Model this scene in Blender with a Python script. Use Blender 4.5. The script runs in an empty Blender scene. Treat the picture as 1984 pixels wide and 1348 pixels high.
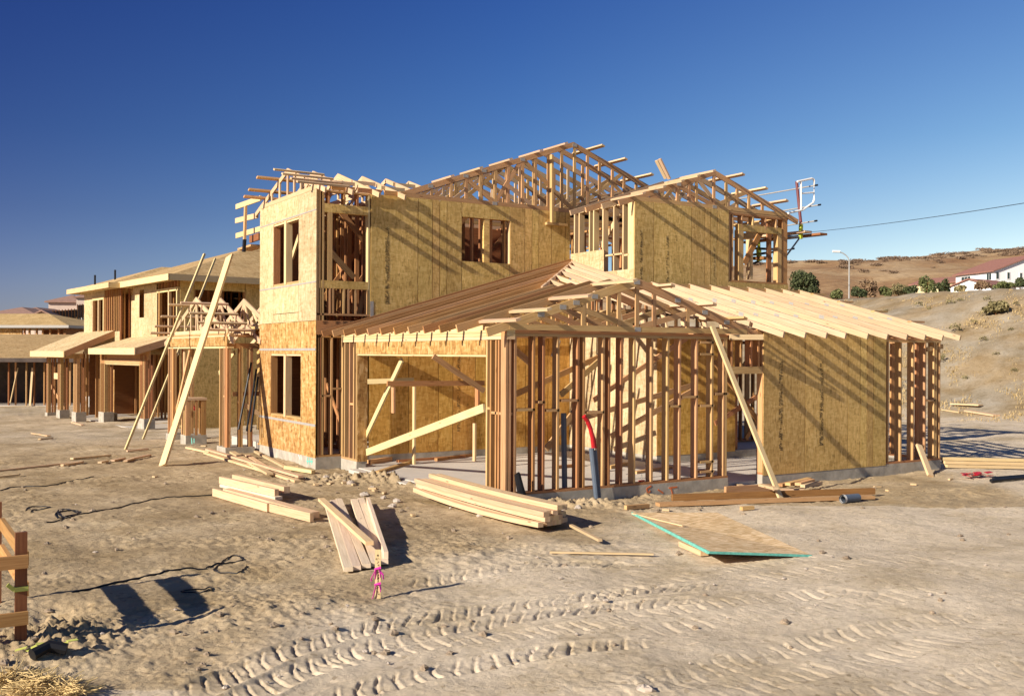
import bpy, math, random
import numpy as np
from mathutils import Vector, Matrix
random.seed(7); R=random.random
def rr(a,b): return a+(b-a)*random.random()
sc=bpy.context.scene
COL=sc.collection
# ------------------------------------------------------------------ survey
# House axes: X runs along the right-hand wall (away, to the right), Y along the garage front (away, to the left).
# Surveyed camera station; U/V/Z give the point where a sight line meets the real plane x=, y= or z= .
F,CX,CY,YAW,ROLL=1945.,992.,685.,math.radians(32.15),0.0046
FW=(math.sin(YAW),math.cos(YAW),0.); RT=(math.cos(YAW),-math.sin(YAW),0.)
CAM=(-7.7794,-12.5346,2.0991)
def ray(px,py):
    a=(px-CX)/F; b=(CY-py)/F
    a,b=a-ROLL*b,b+ROLL*a
    return (FW[0]+a*RT[0],FW[1]+a*RT[1],b)
def _at(r,t): return Vector((CAM[0]+t*r[0],CAM[1]+t*r[1],CAM[2]+t*r[2]))
def U(px,py,u): r=ray(px,py); return _at(r,(u-CAM[0])/r[0])
def V(px,py,v): r=ray(px,py); return _at(r,(v-CAM[1])/r[1])
def Z(px,py,z): r=ray(px,py); return _at(r,(z-CAM[2])/r[2])
def D(px,py,d): return _at(ray(px,py),d)
def rd(x,y):
    dx,dy=x-CAM[0],y-CAM[1]
    return dx*RT[0]+dy*RT[1], dx*FW[0]+dy*FW[1]
def S(t): t=np.clip(t,0,1); return t*t*(3-2*t)
def HB(x,y):
    """terrain without the fine relief"""
    x=np.asarray(x,float); y=np.asarray(y,float)
    r,d=rd(x,y)
    z=-.2-.42*S((d-23)/14)*S((-r-5)/6)-.08*S((x-10.5)/3)*S((d-16)/5)
    wob=1.2*np.sin(y*.13)+.8*np.sin(y*.31+1)
    z=z+6.1*S((x-27.5+wob)/19)*.55+6.1*np.clip((x-27.5+wob)/18,0,1)*.45*S((x-27+wob)/3)+.022*np.clip(x-46,0,200)
    z=z+6.2*S((-r-26)/14)*S((d-84)/26)*S((130-y+60)/40)*S((r+75)/16)
    return z
def G(px,py):
    z=-.2
    for i in range(30):
        p=Z(px,py,z); z=.5*z+.5*float(HB(p.x,p.y))
    return Z(px,py,z)
# ------------------------------------------------------------------ materials
def newmat(n):
    m=bpy.data.materials.new(n); m.use_nodes=True; nt=m.node_tree
    for x in list(nt.nodes): nt.nodes.remove(x)
    o=nt.nodes.new('ShaderNodeOutputMaterial'); b=nt.nodes.new('ShaderNodeBsdfPrincipled')
    nt.links.new(b.outputs[0],o.inputs[0]); b.inputs['Roughness'].default_value=.8
    b.inputs['Specular IOR Level'].default_value=.25
    return m,nt,b
def N(nt,t,**k):
    n=nt.nodes.new(t)
    for a,v in k.items(): setattr(n,a,v)
    return n
def ramp(nt,src,stops):
    r=N(nt,'ShaderNodeValToRGB'); e=r.color_ramp.elements
    while len(e)<len(stops): e.new(.5)
    for q,(p,c) in zip(e,stops): q.position=p; q.color=(*c,1)
    nt.links.new(src,r.inputs[0]); return r.outputs[0]
def mapping(nt,src,scale):
    m=N(nt,'ShaderNodeMapping'); m.inputs['Scale'].default_value=scale; nt.links.new(src,m.inputs[0]); return m.outputs[0]
def noise(nt,vec,scale,detail=4,rough=.55):
    n=N(nt,'ShaderNodeTexNoise'); n.inputs['Scale'].default_value=scale; n.inputs['Detail'].default_value=detail; n.inputs['Roughness'].default_value=rough
    nt.links.new(vec,n.inputs['Vector']); return n
def mul(nt,a,b,fac=1.,bt='MULTIPLY'):
    m=N(nt,'ShaderNodeMix',data_type='RGBA',blend_type=bt); m.inputs[0].default_value=fac
    nt.links.new(a,m.inputs[6])
    if isinstance(b,tuple): m.inputs[7].default_value=(*b,1)
    else: nt.links.new(b,m.inputs[7])
    return m.outputs[2]
def bump(nt,bs,h,st,dist):
    b=N(nt,'ShaderNodeBump'); b.inputs['Strength'].default_value=st; b.inputs['Distance'].default_value=dist
    nt.links.new(h,b.inputs['Height']); nt.links.new(b.outputs[0],bs.inputs['Normal'])
def tonevar(nt,c,lo,hi,hue=.012):
    a=N(nt,'ShaderNodeAttribute',attribute_name='tone')
    mr=N(nt,'ShaderNodeMapRange'); mr.inputs[3].default_value=lo; mr.inputs[4].default_value=hi; nt.links.new(a.outputs['Fac'],mr.inputs[0])
    h=N(nt,'ShaderNodeHueSaturation'); nt.links.new(mr.outputs[0],h.inputs['Value']); nt.links.new(c,h.inputs['Color'])
    m2=N(nt,'ShaderNodeMath',operation='MULTIPLY_ADD'); 
    fr=N(nt,'ShaderNodeMath',operation='FRACT'); m3=N(nt,'ShaderNodeMath',operation='MULTIPLY'); m3.inputs[1].default_value=7.3
    nt.links.new(a.outputs['Fac'],m3.inputs[0]); nt.links.new(m3.outputs[0],fr.inputs[0])
    m2.inputs[1].default_value=2*hue; m2.inputs[2].default_value=.5-hue; nt.links.new(fr.outputs[0],m2.inputs[0]); nt.links.new(m2.outputs[0],h.inputs['Hue'])
    return h.outputs[0]
def wood(n,dark,mid,light,lo=.78,hi=1.12):
    m,nt,b=newmat(n); uv=N(nt,'ShaderNodeUVMap').outputs[0]
    g=noise(nt,mapping(nt,uv,(1.1,30,1)),1.8,6,.65)
    c=ramp(nt,g.outputs[0],[(.28,dark),(.5,mid),(.72,light)])
    k=N(nt,'ShaderNodeTexVoronoi'); k.inputs['Scale'].default_value=1.; nt.links.new(mapping(nt,uv,(2.1,9,1)),k.inputs['Vector'])
    kn=ramp(nt,k.outputs['Distance'],[(.04,(.35,.24,.17)),(.12,(1,1,1))])
    c=mul(nt,c,kn,.8); c=tonevar(nt,c,lo,hi); nt.links.new(c,b.inputs['Base Color'])
    bump(nt,b,g.outputs[0],.15,.004); b.inputs['Roughness'].default_value=.72
    return m
def osb(n,c1,c2,c3,sx=26,sy=7,lo=.85,hi=1.1):
    m,nt,b=newmat(n); uv=N(nt,'ShaderNodeUVMap').outputs[0]
    w=noise(nt,uv,3,2); wv=N(nt,'ShaderNodeMix',data_type='VECTOR'); wv.inputs[0].default_value=.04
    nt.links.new(uv,wv.inputs[4]); nt.links.new(w.outputs['Color'],wv.inputs[5])
    v=N(nt,'ShaderNodeTexVoronoi'); v.inputs['Scale'].default_value=1; nt.links.new(mapping(nt,wv.outputs[1],(sx,sy,1)),v.inputs['Vector'])
    v2=N(nt,'ShaderNodeTexVoronoi'); v2.inputs['Scale'].default_value=1; nt.links.new(mapping(nt,wv.outputs[1],(sy*1.3,sx*.9,1)),v2.inputs['Vector'])
    s1=N(nt,'ShaderNodeSeparateColor'); nt.links.new(v.outputs['Color'],s1.inputs[0])
    s2=N(nt,'ShaderNodeSeparateColor'); nt.links.new(v2.outputs['Color'],s2.inputs[0])
    mx=N(nt,'ShaderNodeMath',operation='MULTIPLY_ADD'); mx.inputs[1].default_value=.4; nt.links.new(s2.outputs[0],mx.inputs[0])
    m6=N(nt,'ShaderNodeMath',operation='MULTIPLY'); m6.inputs[1].default_value=.6; nt.links.new(s1.outputs[0],m6.inputs[0]); nt.links.new(m6.outputs[0],mx.inputs[2])
    c=ramp(nt,mx.outputs[0],[(.04,tuple(.72*x for x in c1)),(.2,c1),(.55,c2),(.9,c3)])
    big=noise(nt,uv,1.1,3); c=mul(nt,c,ramp(nt,big.outputs[0],[(.3,(.82,.8,.76)),(.7,(1.08,1.06,1.05))]))
    c=tonevar(nt,c,lo,hi,.006); nt.links.new(c,b.inputs['Base Color'])
    bump(nt,b,mx.outputs[0],.12,.003); b.inputs['Roughness'].default_value=.7
    return m
def plain(n,c,rough=.6,metal=0,var=.12,scale=6,bs=0):
    m,nt,b=newmat(n); tc=N(nt,'ShaderNodeTexCoord').outputs['Object']
    g=noise(nt,tc,scale,5,.6)
    cc=ramp(nt,g.outputs[0],[(.3,tuple(x*(1-var) for x in c)),(.7,tuple(min(1,x*(1+var)) for x in c))])
    nt.links.new(cc,b.inputs['Base Color']); b.inputs['Roughness'].default_value=rough; b.inputs['Metallic'].default_value=metal
    if bs: bump(nt,b,g.outputs[0],bs,.02)
    return m
M={}
M['lumber']=wood('lumber',(.38,.20,.08),(.53,.315,.14),(.63,.405,.20))
M['lumber_pale']=wood('lumber_pale',(.55,.42,.28),(.68,.54,.38),(.76,.62,.46),.88,1.1)
M['lumber_rafter']=wood('lumber_rafter',(.42,.285,.165),(.52,.375,.23),(.60,.455,.30),.82,1.1)
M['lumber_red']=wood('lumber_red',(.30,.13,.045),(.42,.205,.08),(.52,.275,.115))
M['lumber_new']=wood('lumber_new',(.46,.305,.16),(.57,.40,.235),(.64,.475,.31),.84,1.1)
M['lumber_yellow']=wood('lumber_yellow',(.50,.35,.165),(.62,.46,.24),(.69,.54,.32),.88,1.1)
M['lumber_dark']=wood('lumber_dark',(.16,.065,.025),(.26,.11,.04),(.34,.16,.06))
M['osb_pale']=osb('osb_pale',(.45,.335,.175),(.54,.415,.235),(.61,.49,.305),30,8)
M['osb_orange']=osb('osb_orange',(.32,.165,.05),(.46,.275,.095),(.60,.40,.19),24,7)
M['osb_garage_bounce']=osb('osb_garage_bounce',(.52,.28,.06),(.63,.36,.085),(.74,.47,.14),30,8,.9,1.08)  # orange OSB, brightened and saturated to hold the bounced light inside the garage
M['osb_olive']=osb('osb_olive',(.53,.345,.11),(.64,.43,.145),(.75,.53,.21),36,10,.86,1.1)
M['osb_roof']=osb('osb_roof',(.42,.27,.11),(.52,.36,.16),(.60,.44,.22),7,22)
M['osb_sheet']=osb('osb_sheet',(.52,.35,.18),(.66,.47,.27),(.78,.60,.39),9,28)
M['concrete']=plain('concrete',(.37,.335,.275),.9,0,.25,5,.3)
M['slab']=plain('slab',(.50,.455,.395),.85,0,.1,1.3,.1)
M['steel']=plain('steel',(.34,.32,.29),.5,.0,.15,20)
M['white']=plain('white',(.8,.78,.74),.5,0,.05)
M['stucco_white']=plain('stucco_white',(.82,.80,.78),.9,0,.03,2)
M['stucco_beige']=plain('stucco_beige',(.50,.40,.33),.9,0,.05,2)
M['stucco_cream']=plain('stucco_cream',(.62,.52,.30),.9,0,.05,2)
M['tile_red']=plain('tile_red',(.26,.125,.095),.85,0,.18,3,.4)
M['tile_brown']=plain('tile_brown',(.28,.17,.13),.85,0,.15,3,.4)
M['glass']=plain('glass',(.035,.05,.05),.12,0,.1)
M['black']=plain('black',(.012,.012,.014),.45,0,.2)
M['grey_pipe']=plain('grey_pipe',(.10,.125,.165),.4,0,.1)
M['red']=plain('red',(.42,.015,.02),.45,0,.15,12)
M['green_metal']=plain('green_metal',(.40,.47,.05),.45,0,.1)
M['maroon']=plain('maroon',(.14,.03,.03),.5,0,.15)
M['pink']=plain('pink',(.70,.05,.38),.6,0,.15,30)
M['teal']=plain('teal',(.14,.44,.36),.7,0,.25,25)
M['spray_orange']=plain('spray_orange',(.60,.16,.05),.8,0,.3,25)
M['ink']=plain('ink',(.05,.035,.02),.9,0,.2)
M['fence_dark']=plain('fence_dark',(.085,.065,.055),.9,0,.3,3)
M['rock']=plain('rock',(.40,.34,.28),.95,0,.25,9,.5)
M['clod']=plain('clod',(.26,.20,.14),.95,0,.3,9,.5)
M['lime_ribbon']=plain('lime_ribbon',(.50,.52,.12),.6,0,.1)
M['lamp_metal']=plain('lamp_metal',(.33,.32,.30),.6,0,.1)
M['straw']=plain('straw',(.58,.43,.20),.9,0,.3,40)
M['tuft']=plain('tuft',(.42,.31,.15),.9,0,.25,3)
def leafmat(n,a,b_):
    m,nt,b=newmat(n); at=N(nt,'ShaderNodeAttribute',attribute_name='tone')
    nt.links.new(ramp(nt,at.outputs['Fac'],[(0,a),(1,b_)]),b.inputs['Base Color']); b.inputs['Roughness'].default_value=.7
    return m
M['leaf_dark']=leafmat('leaf_dark',(.035,.045,.02),(.09,.105,.04))
M['leaf_light']=leafmat('leaf_light',(.06,.075,.025),(.17,.18,.065))
M['leaf_sage']=leafmat('leaf_sage',(.12,.105,.045),(.30,.25,.12))
M['leaf_brown']=leafmat('leaf_brown',(.13,.075,.045),(.30,.20,.11))
M['chaparral']=leafmat('chaparral',(.13,.085,.06),(.26,.18,.115))
# ------------------------------------------------------------------ mesh builder
BOXF=[(0,3,2,1),(4,5,6,7),(0,1,5,4),(1,2,6,5),(2,3,7,6),(3,0,4,7)]
class MB:
    def __init__(s): s.v=[];s.f=[];s.uv=[];s.t=[]
    def _add(s,vs,fs,uvs,tone=None):
        n=len(s.v); s.v+=[Vector(p) for p in vs]; t=R() if tone is None else tone
        for f,u in zip(fs,uvs): s.f.append([n+i for i in f]); s.uv.append(u); s.t.append(t)
        return s
    def beam(s,p0,p1,w=.038,h=.089,up=(0,0,1),so=0,uo=0,bow=0,seg=1,tone=None):
        p0=Vector(p0);p1=Vector(p1); d=p1-p0; L=d.length; d=d/L
        upv=Vector(up)
        if abs(d.dot(upv))>.999: upv=Vector((0,1,0)) if abs(d.y)<.9 else Vector((1,0,0))
        sd=upv.cross(d).normalized(); u2=d.cross(sd).normalized()
        o=sd*so+u2*uo; vs=[];fs=[];uvs=[]; off=(R()*40,R()*40)
        for k in range(seg+1):
            t=k/seg; c=p0.lerp(p1,t)+o+u2*(bow*4*t*(1-t))
            for a,b in ((-1,-1),(1,-1),(1,1),(-1,1)): vs.append(c+sd*(a*w/2)+u2*(b*h/2))
        for k in range(seg):
            a=4*k
            for i in range(4):
                j=(i+1)%4; fs.append((a+i,a+j,a+4+j,a+4+i))
                x0,x1=off[0]+L*k/seg,off[0]+L*(k+1)/seg; wd=(w if i%2==0 else h); y0=off[1]+i*.37
                uvs.append([(x0,y0),(x0,y0+wd),(x1,y0+wd),(x1,y0)])
        fs.append((3,2,1,0)); uvs.append([(off[0]+q*.02,off[1]+e*.3) for q,e in ((0,0),(0,h),(w,h),(w,0))])
        n=4*seg; fs.append((n,n+1,n+2,n+3)); uvs.append([(off[0]+q*.02,off[1]+e*.3) for q,e in ((0,0),(0,h),(w,h),(w,0))])
        return s._add(vs,fs,uvs,tone)
    def box(s,a,b,tone=None):
        x0,y0,z0=[min(a[i],b[i]) for i in range(3)]; x1,y1,z1=[max(a[i],b[i]) for i in range(3)]
        vs=[(x0,y0,z0),(x1,y0,z0),(x1,y1,z0),(x0,y1,z0),(x0,y0,z1),(x1,y0,z1),(x1,y1,z1),(x0,y1,z1)]
        return s.hexa(vs,tone)
    def hexa(s,vs,tone=None,flip=False):
        off=(R()*40,R()*40); uvs=[]
        vv=[Vector(p) for p in vs]
        for f in BOXF:
            q=[vv[i] for i in f]; n=(q[1]-q[0]).cross(q[2]-q[0]); n=[abs(x) for x in n]
            k=n.index(max(n)); ax=[(1,2),(0,2),(0,1)][k]
            uvs.append([(p[ax[0]]+off[0],p[ax[1]]+off[1]) for p in q])
        return s._add(vs,BOXF,uvs,tone)
    def prism(s,poly,dv,tone=None):
        """closed polygon extruded by dv"""
        n=len(poly); P=[Vector(p) for p in poly]; dv=Vector(dv); vs=P+[p+dv for p in P]
        fs=[tuple(range(n-1,-1,-1)),tuple(range(n,2*n))]+[(i,(i+1)%n,n+(i+1)%n,n+i) for i in range(n)]
        off=(R()*40,R()*40); uvs=[]
        for f in fs:
            q=[vs[i] for i in f]; nn=(q[1]-q[0]).cross(q[2]-q[0]); a=[abs(x) for x in nn]; ax=[(1,2),(0,2),(0,1)][a.index(max(a))]
            uvs.append([(p[ax[0]]+off[0],p[ax[1]]+off[1]) for p in q])
        return s._add(vs,fs,uvs,tone)
    def tube(s,pts,r,n=8,r1=None,caps=True):
        pts=[Vector(p) for p in pts]; vs=[];fs=[];m=len(pts); prev=None
        for k,p in enumerate(pts):
            d=(pts[min(k+1,m-1)]-pts[max(k-1,0)]).normalized()
            a=d.cross(Vector((0,0,1)))
            if a.length<.05: a=d.cross(Vector((1,0,0)))
            a.normalize(); b=d.cross(a); rad=r if r1 is None else r+(r1-r)*k/(m-1)
            for i in range(n): vs.append(p+a*(rad*math.cos(6.28319*i/n))+b*(rad*math.sin(6.28319*i/n)))
        for k in range(m-1):
            for i in range(n): j=(i+1)%n; fs.append((k*n+i,k*n+j,k*n+n+j,k*n+n+i))
        if caps: fs+=[tuple(range(n-1,-1,-1)),tuple(range((m-1)*n,m*n))]
        return s._add(vs,fs,[[(0,0)]*len(f) for f in fs])
    def lump(s,c,r,n=9,k=.35,zs=.6):
        """irregular stone"""
        c=Vector(c); vs=[];fs=[]; rows=5
        for i in range(rows):
            th=math.pi*(i+.5)/rows
            for j in range(n):
                q=r*(1+k*(R()-.5)); ph=6.28319*(j+.3*R())/n
                vs.append(c+Vector((q*math.sin(th)*math.cos(ph),q*math.sin(th)*math.sin(ph),q*zs*math.cos(th))))
        for i in range(rows-1):
            for j in range(n): jj=(j+1)%n; fs.append((i*n+j,i*n+n+j,i*n+n+jj,i*n+jj))
        fs+=[tuple(range(n)),tuple(range(rows*n-1,(rows-1)*n-1,-1))]
        return s._add(vs,fs,[[(0,0)]*len(f) for f in fs])
    def build(s,name,mat,parent=None,label=None,cat=None,group=None,kind=None,smooth=False,at=None):
        P=np.array([tuple(p) for p in s.v])
        if at is None:
            o0=Vector(((P[:,0].min()+P[:,0].max())/2,(P[:,1].min()+P[:,1].max())/2,P[:,2].min()))
        else: o0=Vector(at)
        me=bpy.data.meshes.new(name); me.from_pydata([tuple(p-o0) for p in s.v],[],s.f)
        uvl=me.uv_layers.new(name='UVMap'); uvl.data.foreach_set('uv',[c for f in s.uv for q in f for c in q])
        at_=me.attributes.new('tone','FLOAT','FACE'); at_.data.foreach_set('value',s.t)
        me.materials.append(M[mat] if isinstance(mat,str) else mat)
        if smooth: me.polygons.foreach_set('use_smooth',[True]*len(me.polygons))
        o=bpy.data.objects.new(name,me); COL.objects.link(o)
        if parent: 
            o.parent=parent; o.location=o0-wloc(parent)
        else: o.location=o0
        if label: o['label']=label
        if cat: o['category']=cat
        if group: o['group']=group
        if kind: o['kind']=kind
        return o
def wloc(o):
    v=Vector(o.location)
    while o.parent: o=o.parent; v+=Vector(o.location)
    return v
def thing(name,label,cat,loc,group=None):
    o=bpy.data.objects.new(name,None); COL.objects.link(o); o.location=loc; o.empty_display_size=.2
    o['label']=label; o['category']=cat
    if group: o['group']=group
    return o
def bm(name,p0,p1,mat,parent,**k):
    return MB().beam(p0,p1,**k).build(name,mat,parent)
def bx(name,a,b,mat,parent): return MB().box(a,b).build(name,mat,parent)
def dup(o,loc,label=None,rz=0,scale=1,parent=None):
    c=o.copy(); COL.objects.link(c); c.location=loc; c.rotation_euler=(0,0,rz); c.scale=(scale,)*3
    if label: c['label']=label
    for ch in o.children:
        q=ch.copy(); COL.objects.link(q); q.parent=c
    return c
# ------------------------------------------------------------------ main house
HS=thing('unfinished_house','large two-storey timber house frame with bare roof trusses and partly sheathed OSB walls','house',(0,0,-.45))
def sv(x,z0,z1,v,mat='lumber',d=.14,t=.038,name='stud',par=HS):
    return bm(name,(x,v+.013+d/2,z0),(x,v+.013+d/2,z1),mat,par,w=t,h=d)
def su(y,z0,z1,u,mat='lumber',d=.14,t=.038,name='stud',par=HS):
    return bm(name,(u+.013+d/2,y,z0),(u+.013+d/2,y,z1),mat,par,w=d,h=t)
def hv(x0,x1,z,v,name,mat='lumber',d=.14,t=.038,par=HS):      # horizontal member in a wall y=v
    return bm(name,(x0,v+.013+d/2,z),(x1,v+.013+d/2,z),mat,par,w=d,h=t)
def hu(y0,y1,z,u,name,mat='lumber',d=.14,t=.038,par=HS):
    return bm(name,(u+.013+d/2,y0,z),(u+.013+d/2,y1,z),mat,par,w=d,h=t)
def pv(x0,x1,z0,z1,v,mat,par=HS): return bx('sheathing_panel',(x0+.008,v,z0+.004),(x1-.008,v+.0115,z1-.004),mat,par)
def pu(y0,y1,z0,z1,u,mat,par=HS): return bx('sheathing_panel',(u,y0+.005,z0+.004),(u+.0115,y1-.005,z1-.004),mat,par)
v1=6.26; v2=3.96; u2=5.60; ut=-.53
# foundation ring, curbs, floor slab
f=MB()
def stem(a,b): f.box(a,b,.5)
stem((.006,.006,-.6),(4.47,.16,0)); stem((4.472,.012,-.6),(5.288,.16,-.17)); stem((5.29,.006,-.6),(10.33,.16,0))
stem((.006,.162,-.6),(.16,.61,0)); stem((.006,5.48,-.6),(.20,6.252,0)); stem((10.18,.162,-.6),(10.33,8.6,0))
stem((ut+.006,6.266,-.6),(.3,6.42,.038)); stem((ut+.006,6.422,-.6),(-.37,9.73,.038)); stem((.302,6.262,-.6),(5.6,6.42,.038))
stem((5.606,3.2,-.6),(5.76,6.26,.038)); stem((5.762,3.206,-.6),(8.6,3.36,.038)); stem((-.36,9.58,-.6),(1.2,9.73,.03))
f.build('foundation','concrete',HS)
MB().box((.05,.165,-.5),(10.17,6.25,-.12)).build('garage_slab','slab',HS)
MB().box((-.36,6.43,-.5),(10.17,12.4,.02)).build('floor_slab','slab',HS)
MB().box((-.16,.63,-.5),(.049,5.47,-.135)).build('door_apron','slab',HS)
MB().box((5.765,3.37,-.11),(10.17,6.24,.015)).build('floor_slab','slab',HS)
# --- right wall (y=0) : open framing on the left, door gap, sheathing, open framing
hv(.0,4.47,.019,0,'bottom_plate','lumber_red'); hv(5.29,10.33,.019,0,'bottom_plate','lumber_red')
hv(.0,10.33,2.377,0,'top_plate'); hv(.0,10.33,2.417,0,'top_plate','lumber_red')
for px in (1035,1054,1082,1121,1132,1170,1181,1205,1230,1264,1295,1318,1351,1381):
    sv(V(px,930,0).x,.038,2.358,0,random.choice(['lumber','lumber','lumber_red']))
for x in (.02,.075,.17): sv(x,.038,2.358,0)
for x in (4.38,4.425,5.31,5.35): sv(x,.038,2.358,0)
zd0,zd1=V(1447,724,0).z,V(1447,710,0).z
bm('door_header',(4.40,.085,(zd0+zd1)/2),(5.33,.085,(zd0+zd1)/2),'lumber',HS,w=.14,h=zd1-zd0)
for x in (4.56,4.78,5.02,5.2): sv(x,zd1,2.358,0,'lumber_red')
for a,b,y in ((1000,1034,794),(1041,1054,779),(1057,1083,795),(1086,1119,776),(1135,1168,799),(1297,1317,787),(1320,1351,769),(1354,1381,663),(1354,1381,686),(1354,1381,786),(1354,1381,895),(1354,1381,914),(1384,1409,763)):
    A=V(a,y,.05);B_=V(b,y,.05); hv(A.x,B_.x,A.z,0,'blocking','lumber')
for x in (5.9,6.8,7.25,8.5): sv(x,.038,2.358,0,'lumber_red')
for px in (1722,1747,1771,1794): sv(V(px,800,0).x,.038,2.358,0)
for x in (10.13,10.19,10.30): sv(x,.038,2.358,0)
bm('blocking',V(1795,677,.05),V(1826,671,.05),'lumber',HS,h=.09)
hv(9.85,10.15,V(1800,776,0).z,0,'blocking')
sx=[5.295,6.36,7.518,7.868,8.06,8.24,8.62]
for a,b in zip(sx,sx[1:]): pv(a,b,-.02,2.52,0,'osb_olive')
# right end wall, open studs
hu(.16,8.4,.019,10.18,'bottom_plate','lumber_red'); hu(.16,8.4,2.377,10.18,'top_plate'); hu(.16,8.4,2.417,10.18,'top_plate')
for y in (.5,1.1,1.7,2.3,2.9,3.5,4.1,4.7,5.3,5.9): su(y,.038,2.358,10.18,'lumber_red')
# --- garage front (x=0)
hu(.0,.61,.019,0,'bottom_plate'); hu(5.48,6.26,.019,0,'bottom_plate')
for y in (.24,.32,.47,.585): su(y,.038,2.30,0,'lumber' if y>.5 else 'lumber_red')
hu(.26,.46,1.21,0,'blocking'); hu(.485,.57,1.27,0,'blocking'); hu(.05,.225,1.21,0,'blocking')
for y in (5.52,5.66,5.86,6.10,6.22): su(y,.038,2.30,0)
hu(5.68,5.85,1.1,0,'blocking')
zh0,zh1=2.05,2.305
hu(.61,5.48,zh0+.019,0,'door_header','lumber_yellow',d=.14)
bx('door_header',(.014,.60,zh0+.038),(.153,5.50,zh1),'lumber_yellow',HS)
pu(.60,5.52,zh0+.03,zh1,0,'osb_orange')
hu(.0,6.26,zh1+.03,0,'top_plate','lumber_yellow',t=.05); hu(.0,6.26,zh1+.082,0,'top_plate','lumber_yellow',t=.046); hu(.0,6.26,zh1+.13,0,'top_plate','lumber_yellow',t=.04)
bx('sheathing_panel',(.016,5.466,.0),(V(712,800,5.466).x,5.4775,2.05),'osb_orange',HS)
# garage braces and temporary supports
def brace(p0,p1,mat='lumber_yellow',w=.038,h=.1,name='temporary_brace',**k): return bm(name,p0,p1,mat,HS,w=w,h=h,**k)
brace(U(707,850,.22),U(779,697,.22)); brace(U(711,876,.20),U(938,790,.20),h=.13)
q=Z(802,899,-.12); brace(q,(q.x,q.y,q.z+1.55),h=.089); brace((q.x,q.y,2.1),(q.x,q.y,2.44),h=.089)
q=Z(919,893,-.12); brace(q,(q.x,q.y,q.z+.78),h=.089)
brace(V(750,743,3.2),V(938,742,3.2),'lumber_red',h=.09); brace(V(712,739,4.6),V(802,736,4.2),h=.09)
brace(V(762,750,4),V(762,800,4),'lumber'); brace(V(839,690,1.6),V(938,757,1.6),'lumber',h=.085)
brace(V(925,750,2.2),V(925,790,2.2),'lumber_red')
for a,b,v,m in (((1000,763),(1165,690),2.2,'lumber_red'),((1058,870),(1118,790),1.2,'lumber'),((1086,765),(1160,700),1.8,'lumber'),((1088,822),(1345,745),2.6,'lumber'),((1150,775),(1330,655),2.8,'lumber'),((1184,845),(1345,755),2.0,'lumber'),((1384,700),(1480,830),2.3,'lumber_red'),((1385,820),(1480,760),3.0,'lumber_red'),((1445,850),(1480,790),3.4,'lumber_red'),((988,670),(1030,705),1.0,'lumber'),((1190,870),(1270,838),3.0,'lumber_yellow')):
    brace(V(*a,v),V(*b,v),m)
# --- main wall y=v1, lower part seen through the garage
ls=[.6,1.5,2.2,2.55,3.1,3.45,4.4,5.0,5.6]
for a,b in zip(ls,ls[1:]): pv(a,b,.02,2.56,v1,'osb_garage_bounce')
# lower block walls inside the garage
pu(3.2,4.4,.02,2.56,u2,'osb_pale'); pu(4.4,5.3,.02,2.56,u2,'osb_pale'); pu(5.3,6.26,.02,2.56,u2,'osb_pale')
for a,b in ((5.6,6.2),(6.2,6.55),(6.55,7.1),(7.1,7.8)): pv(a,b,.02,2.56,3.2,'osb_garage_bounce')
hv(5.6,10.2,2.6,3.2,'rim_joist','lumber_red',d=.05,t=.16); hu(3.2,6.26,2.62,u2,'rim_joist','lumber_red',d=.05,t=.16)
# --- tower left face x=ut
pale,ora='osb_pale','osb_orange'
zb=2.735
for a,b,c,d_,m in ((6.26,7.25,zb,5.33,pale),(8.81,9.74,zb,5.33,pale),(7.25,8.81,4.88,5.33,pale),(7.25,8.81,2.93,3.54,pale),(7.25,8.81,zb,2.925,pale),
                (6.26,7.10,.02,zb,ora),(8.955,9.74,.02,zb,ora),(7.10,8.955,2.07,zb,ora),(7.10,8.955,.02,.735,ora)):
    pu(a,b,c,d_,ut,m)
for a,b in ((7.25,8.81),(7.10,8.955)):
    z0,z1=(3.54,4.88) if a>7.2 else (.735,2.07)
    su((a+b)/2+.02,z0,z1,ut-.02,'lumber_yellow',d=.14,t=.12); su(a-.02,z0,z1,ut,'lumber_red'); su(b+.02,z0,z1,ut,'lumber_red')
    hu(a,b,z0+.019,ut,'window_sill','lumber'); hu(a,b,z1-.019,ut,'window_header','lumber_yellow')
for z,hh in ((4.922,.012),(3.50,.014),(2.166,.024),(.665,.024)):
    bx('metal_strap',(ut-.006,6.27,z-hh),(ut-.001,9.73,z+hh),'steel',HS)
hu(6.42,9.74,5.311,ut,'top_plate')
# --- tower right face (y=v1) with open window, studs and rim beam
for x in (ut+.034,ut+.075,ut+.15): sv(x,.08,5.29,v1)
zA,zB,zC,zD=V(680,414.5,v1).z,V(680,398,v1).z,V(680,560,v1).z,V(680,545,v1).z
bx('window_header',(V(627,400,v1).x,v1+.014,zA),(.62,v1+.12,zB),'osb_olive',HS)
bx('window_sill',(V(622,550,v1).x,v1+.014,zC),(.62,v1+.12,zD),'osb_olive',HS)
for a,b in ((635.5,644.5),): 
    xa,xb=V(a,480,v1).x,V(b,480,v1).x; bm('stud',((xa+xb)/2,v1+.08,zD),((xa+xb)/2,v1+.08,zA),'lumber',HS,w=xb-xa,h=.13)
z27=V(680,608,v1).z
for px in (621,640,646,667,676,690,713): sv(V(px,590,v1).x,z27,zC,v1)
for px in (638,668,694): sv(V(px,385,v1).x,zB,5.3,v1,'lumber_red')
hv(ut+.02,.64,5.31,v1,'top_plate'); hv(ut+.02,.64,z27-.02,v1,'bottom_plate')
bm('rim_joist',(ut+.02,v1+.03,2.60),(.66,v1+.03,2.60),'lumber_red',HS,w=.05,h=.28)
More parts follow.
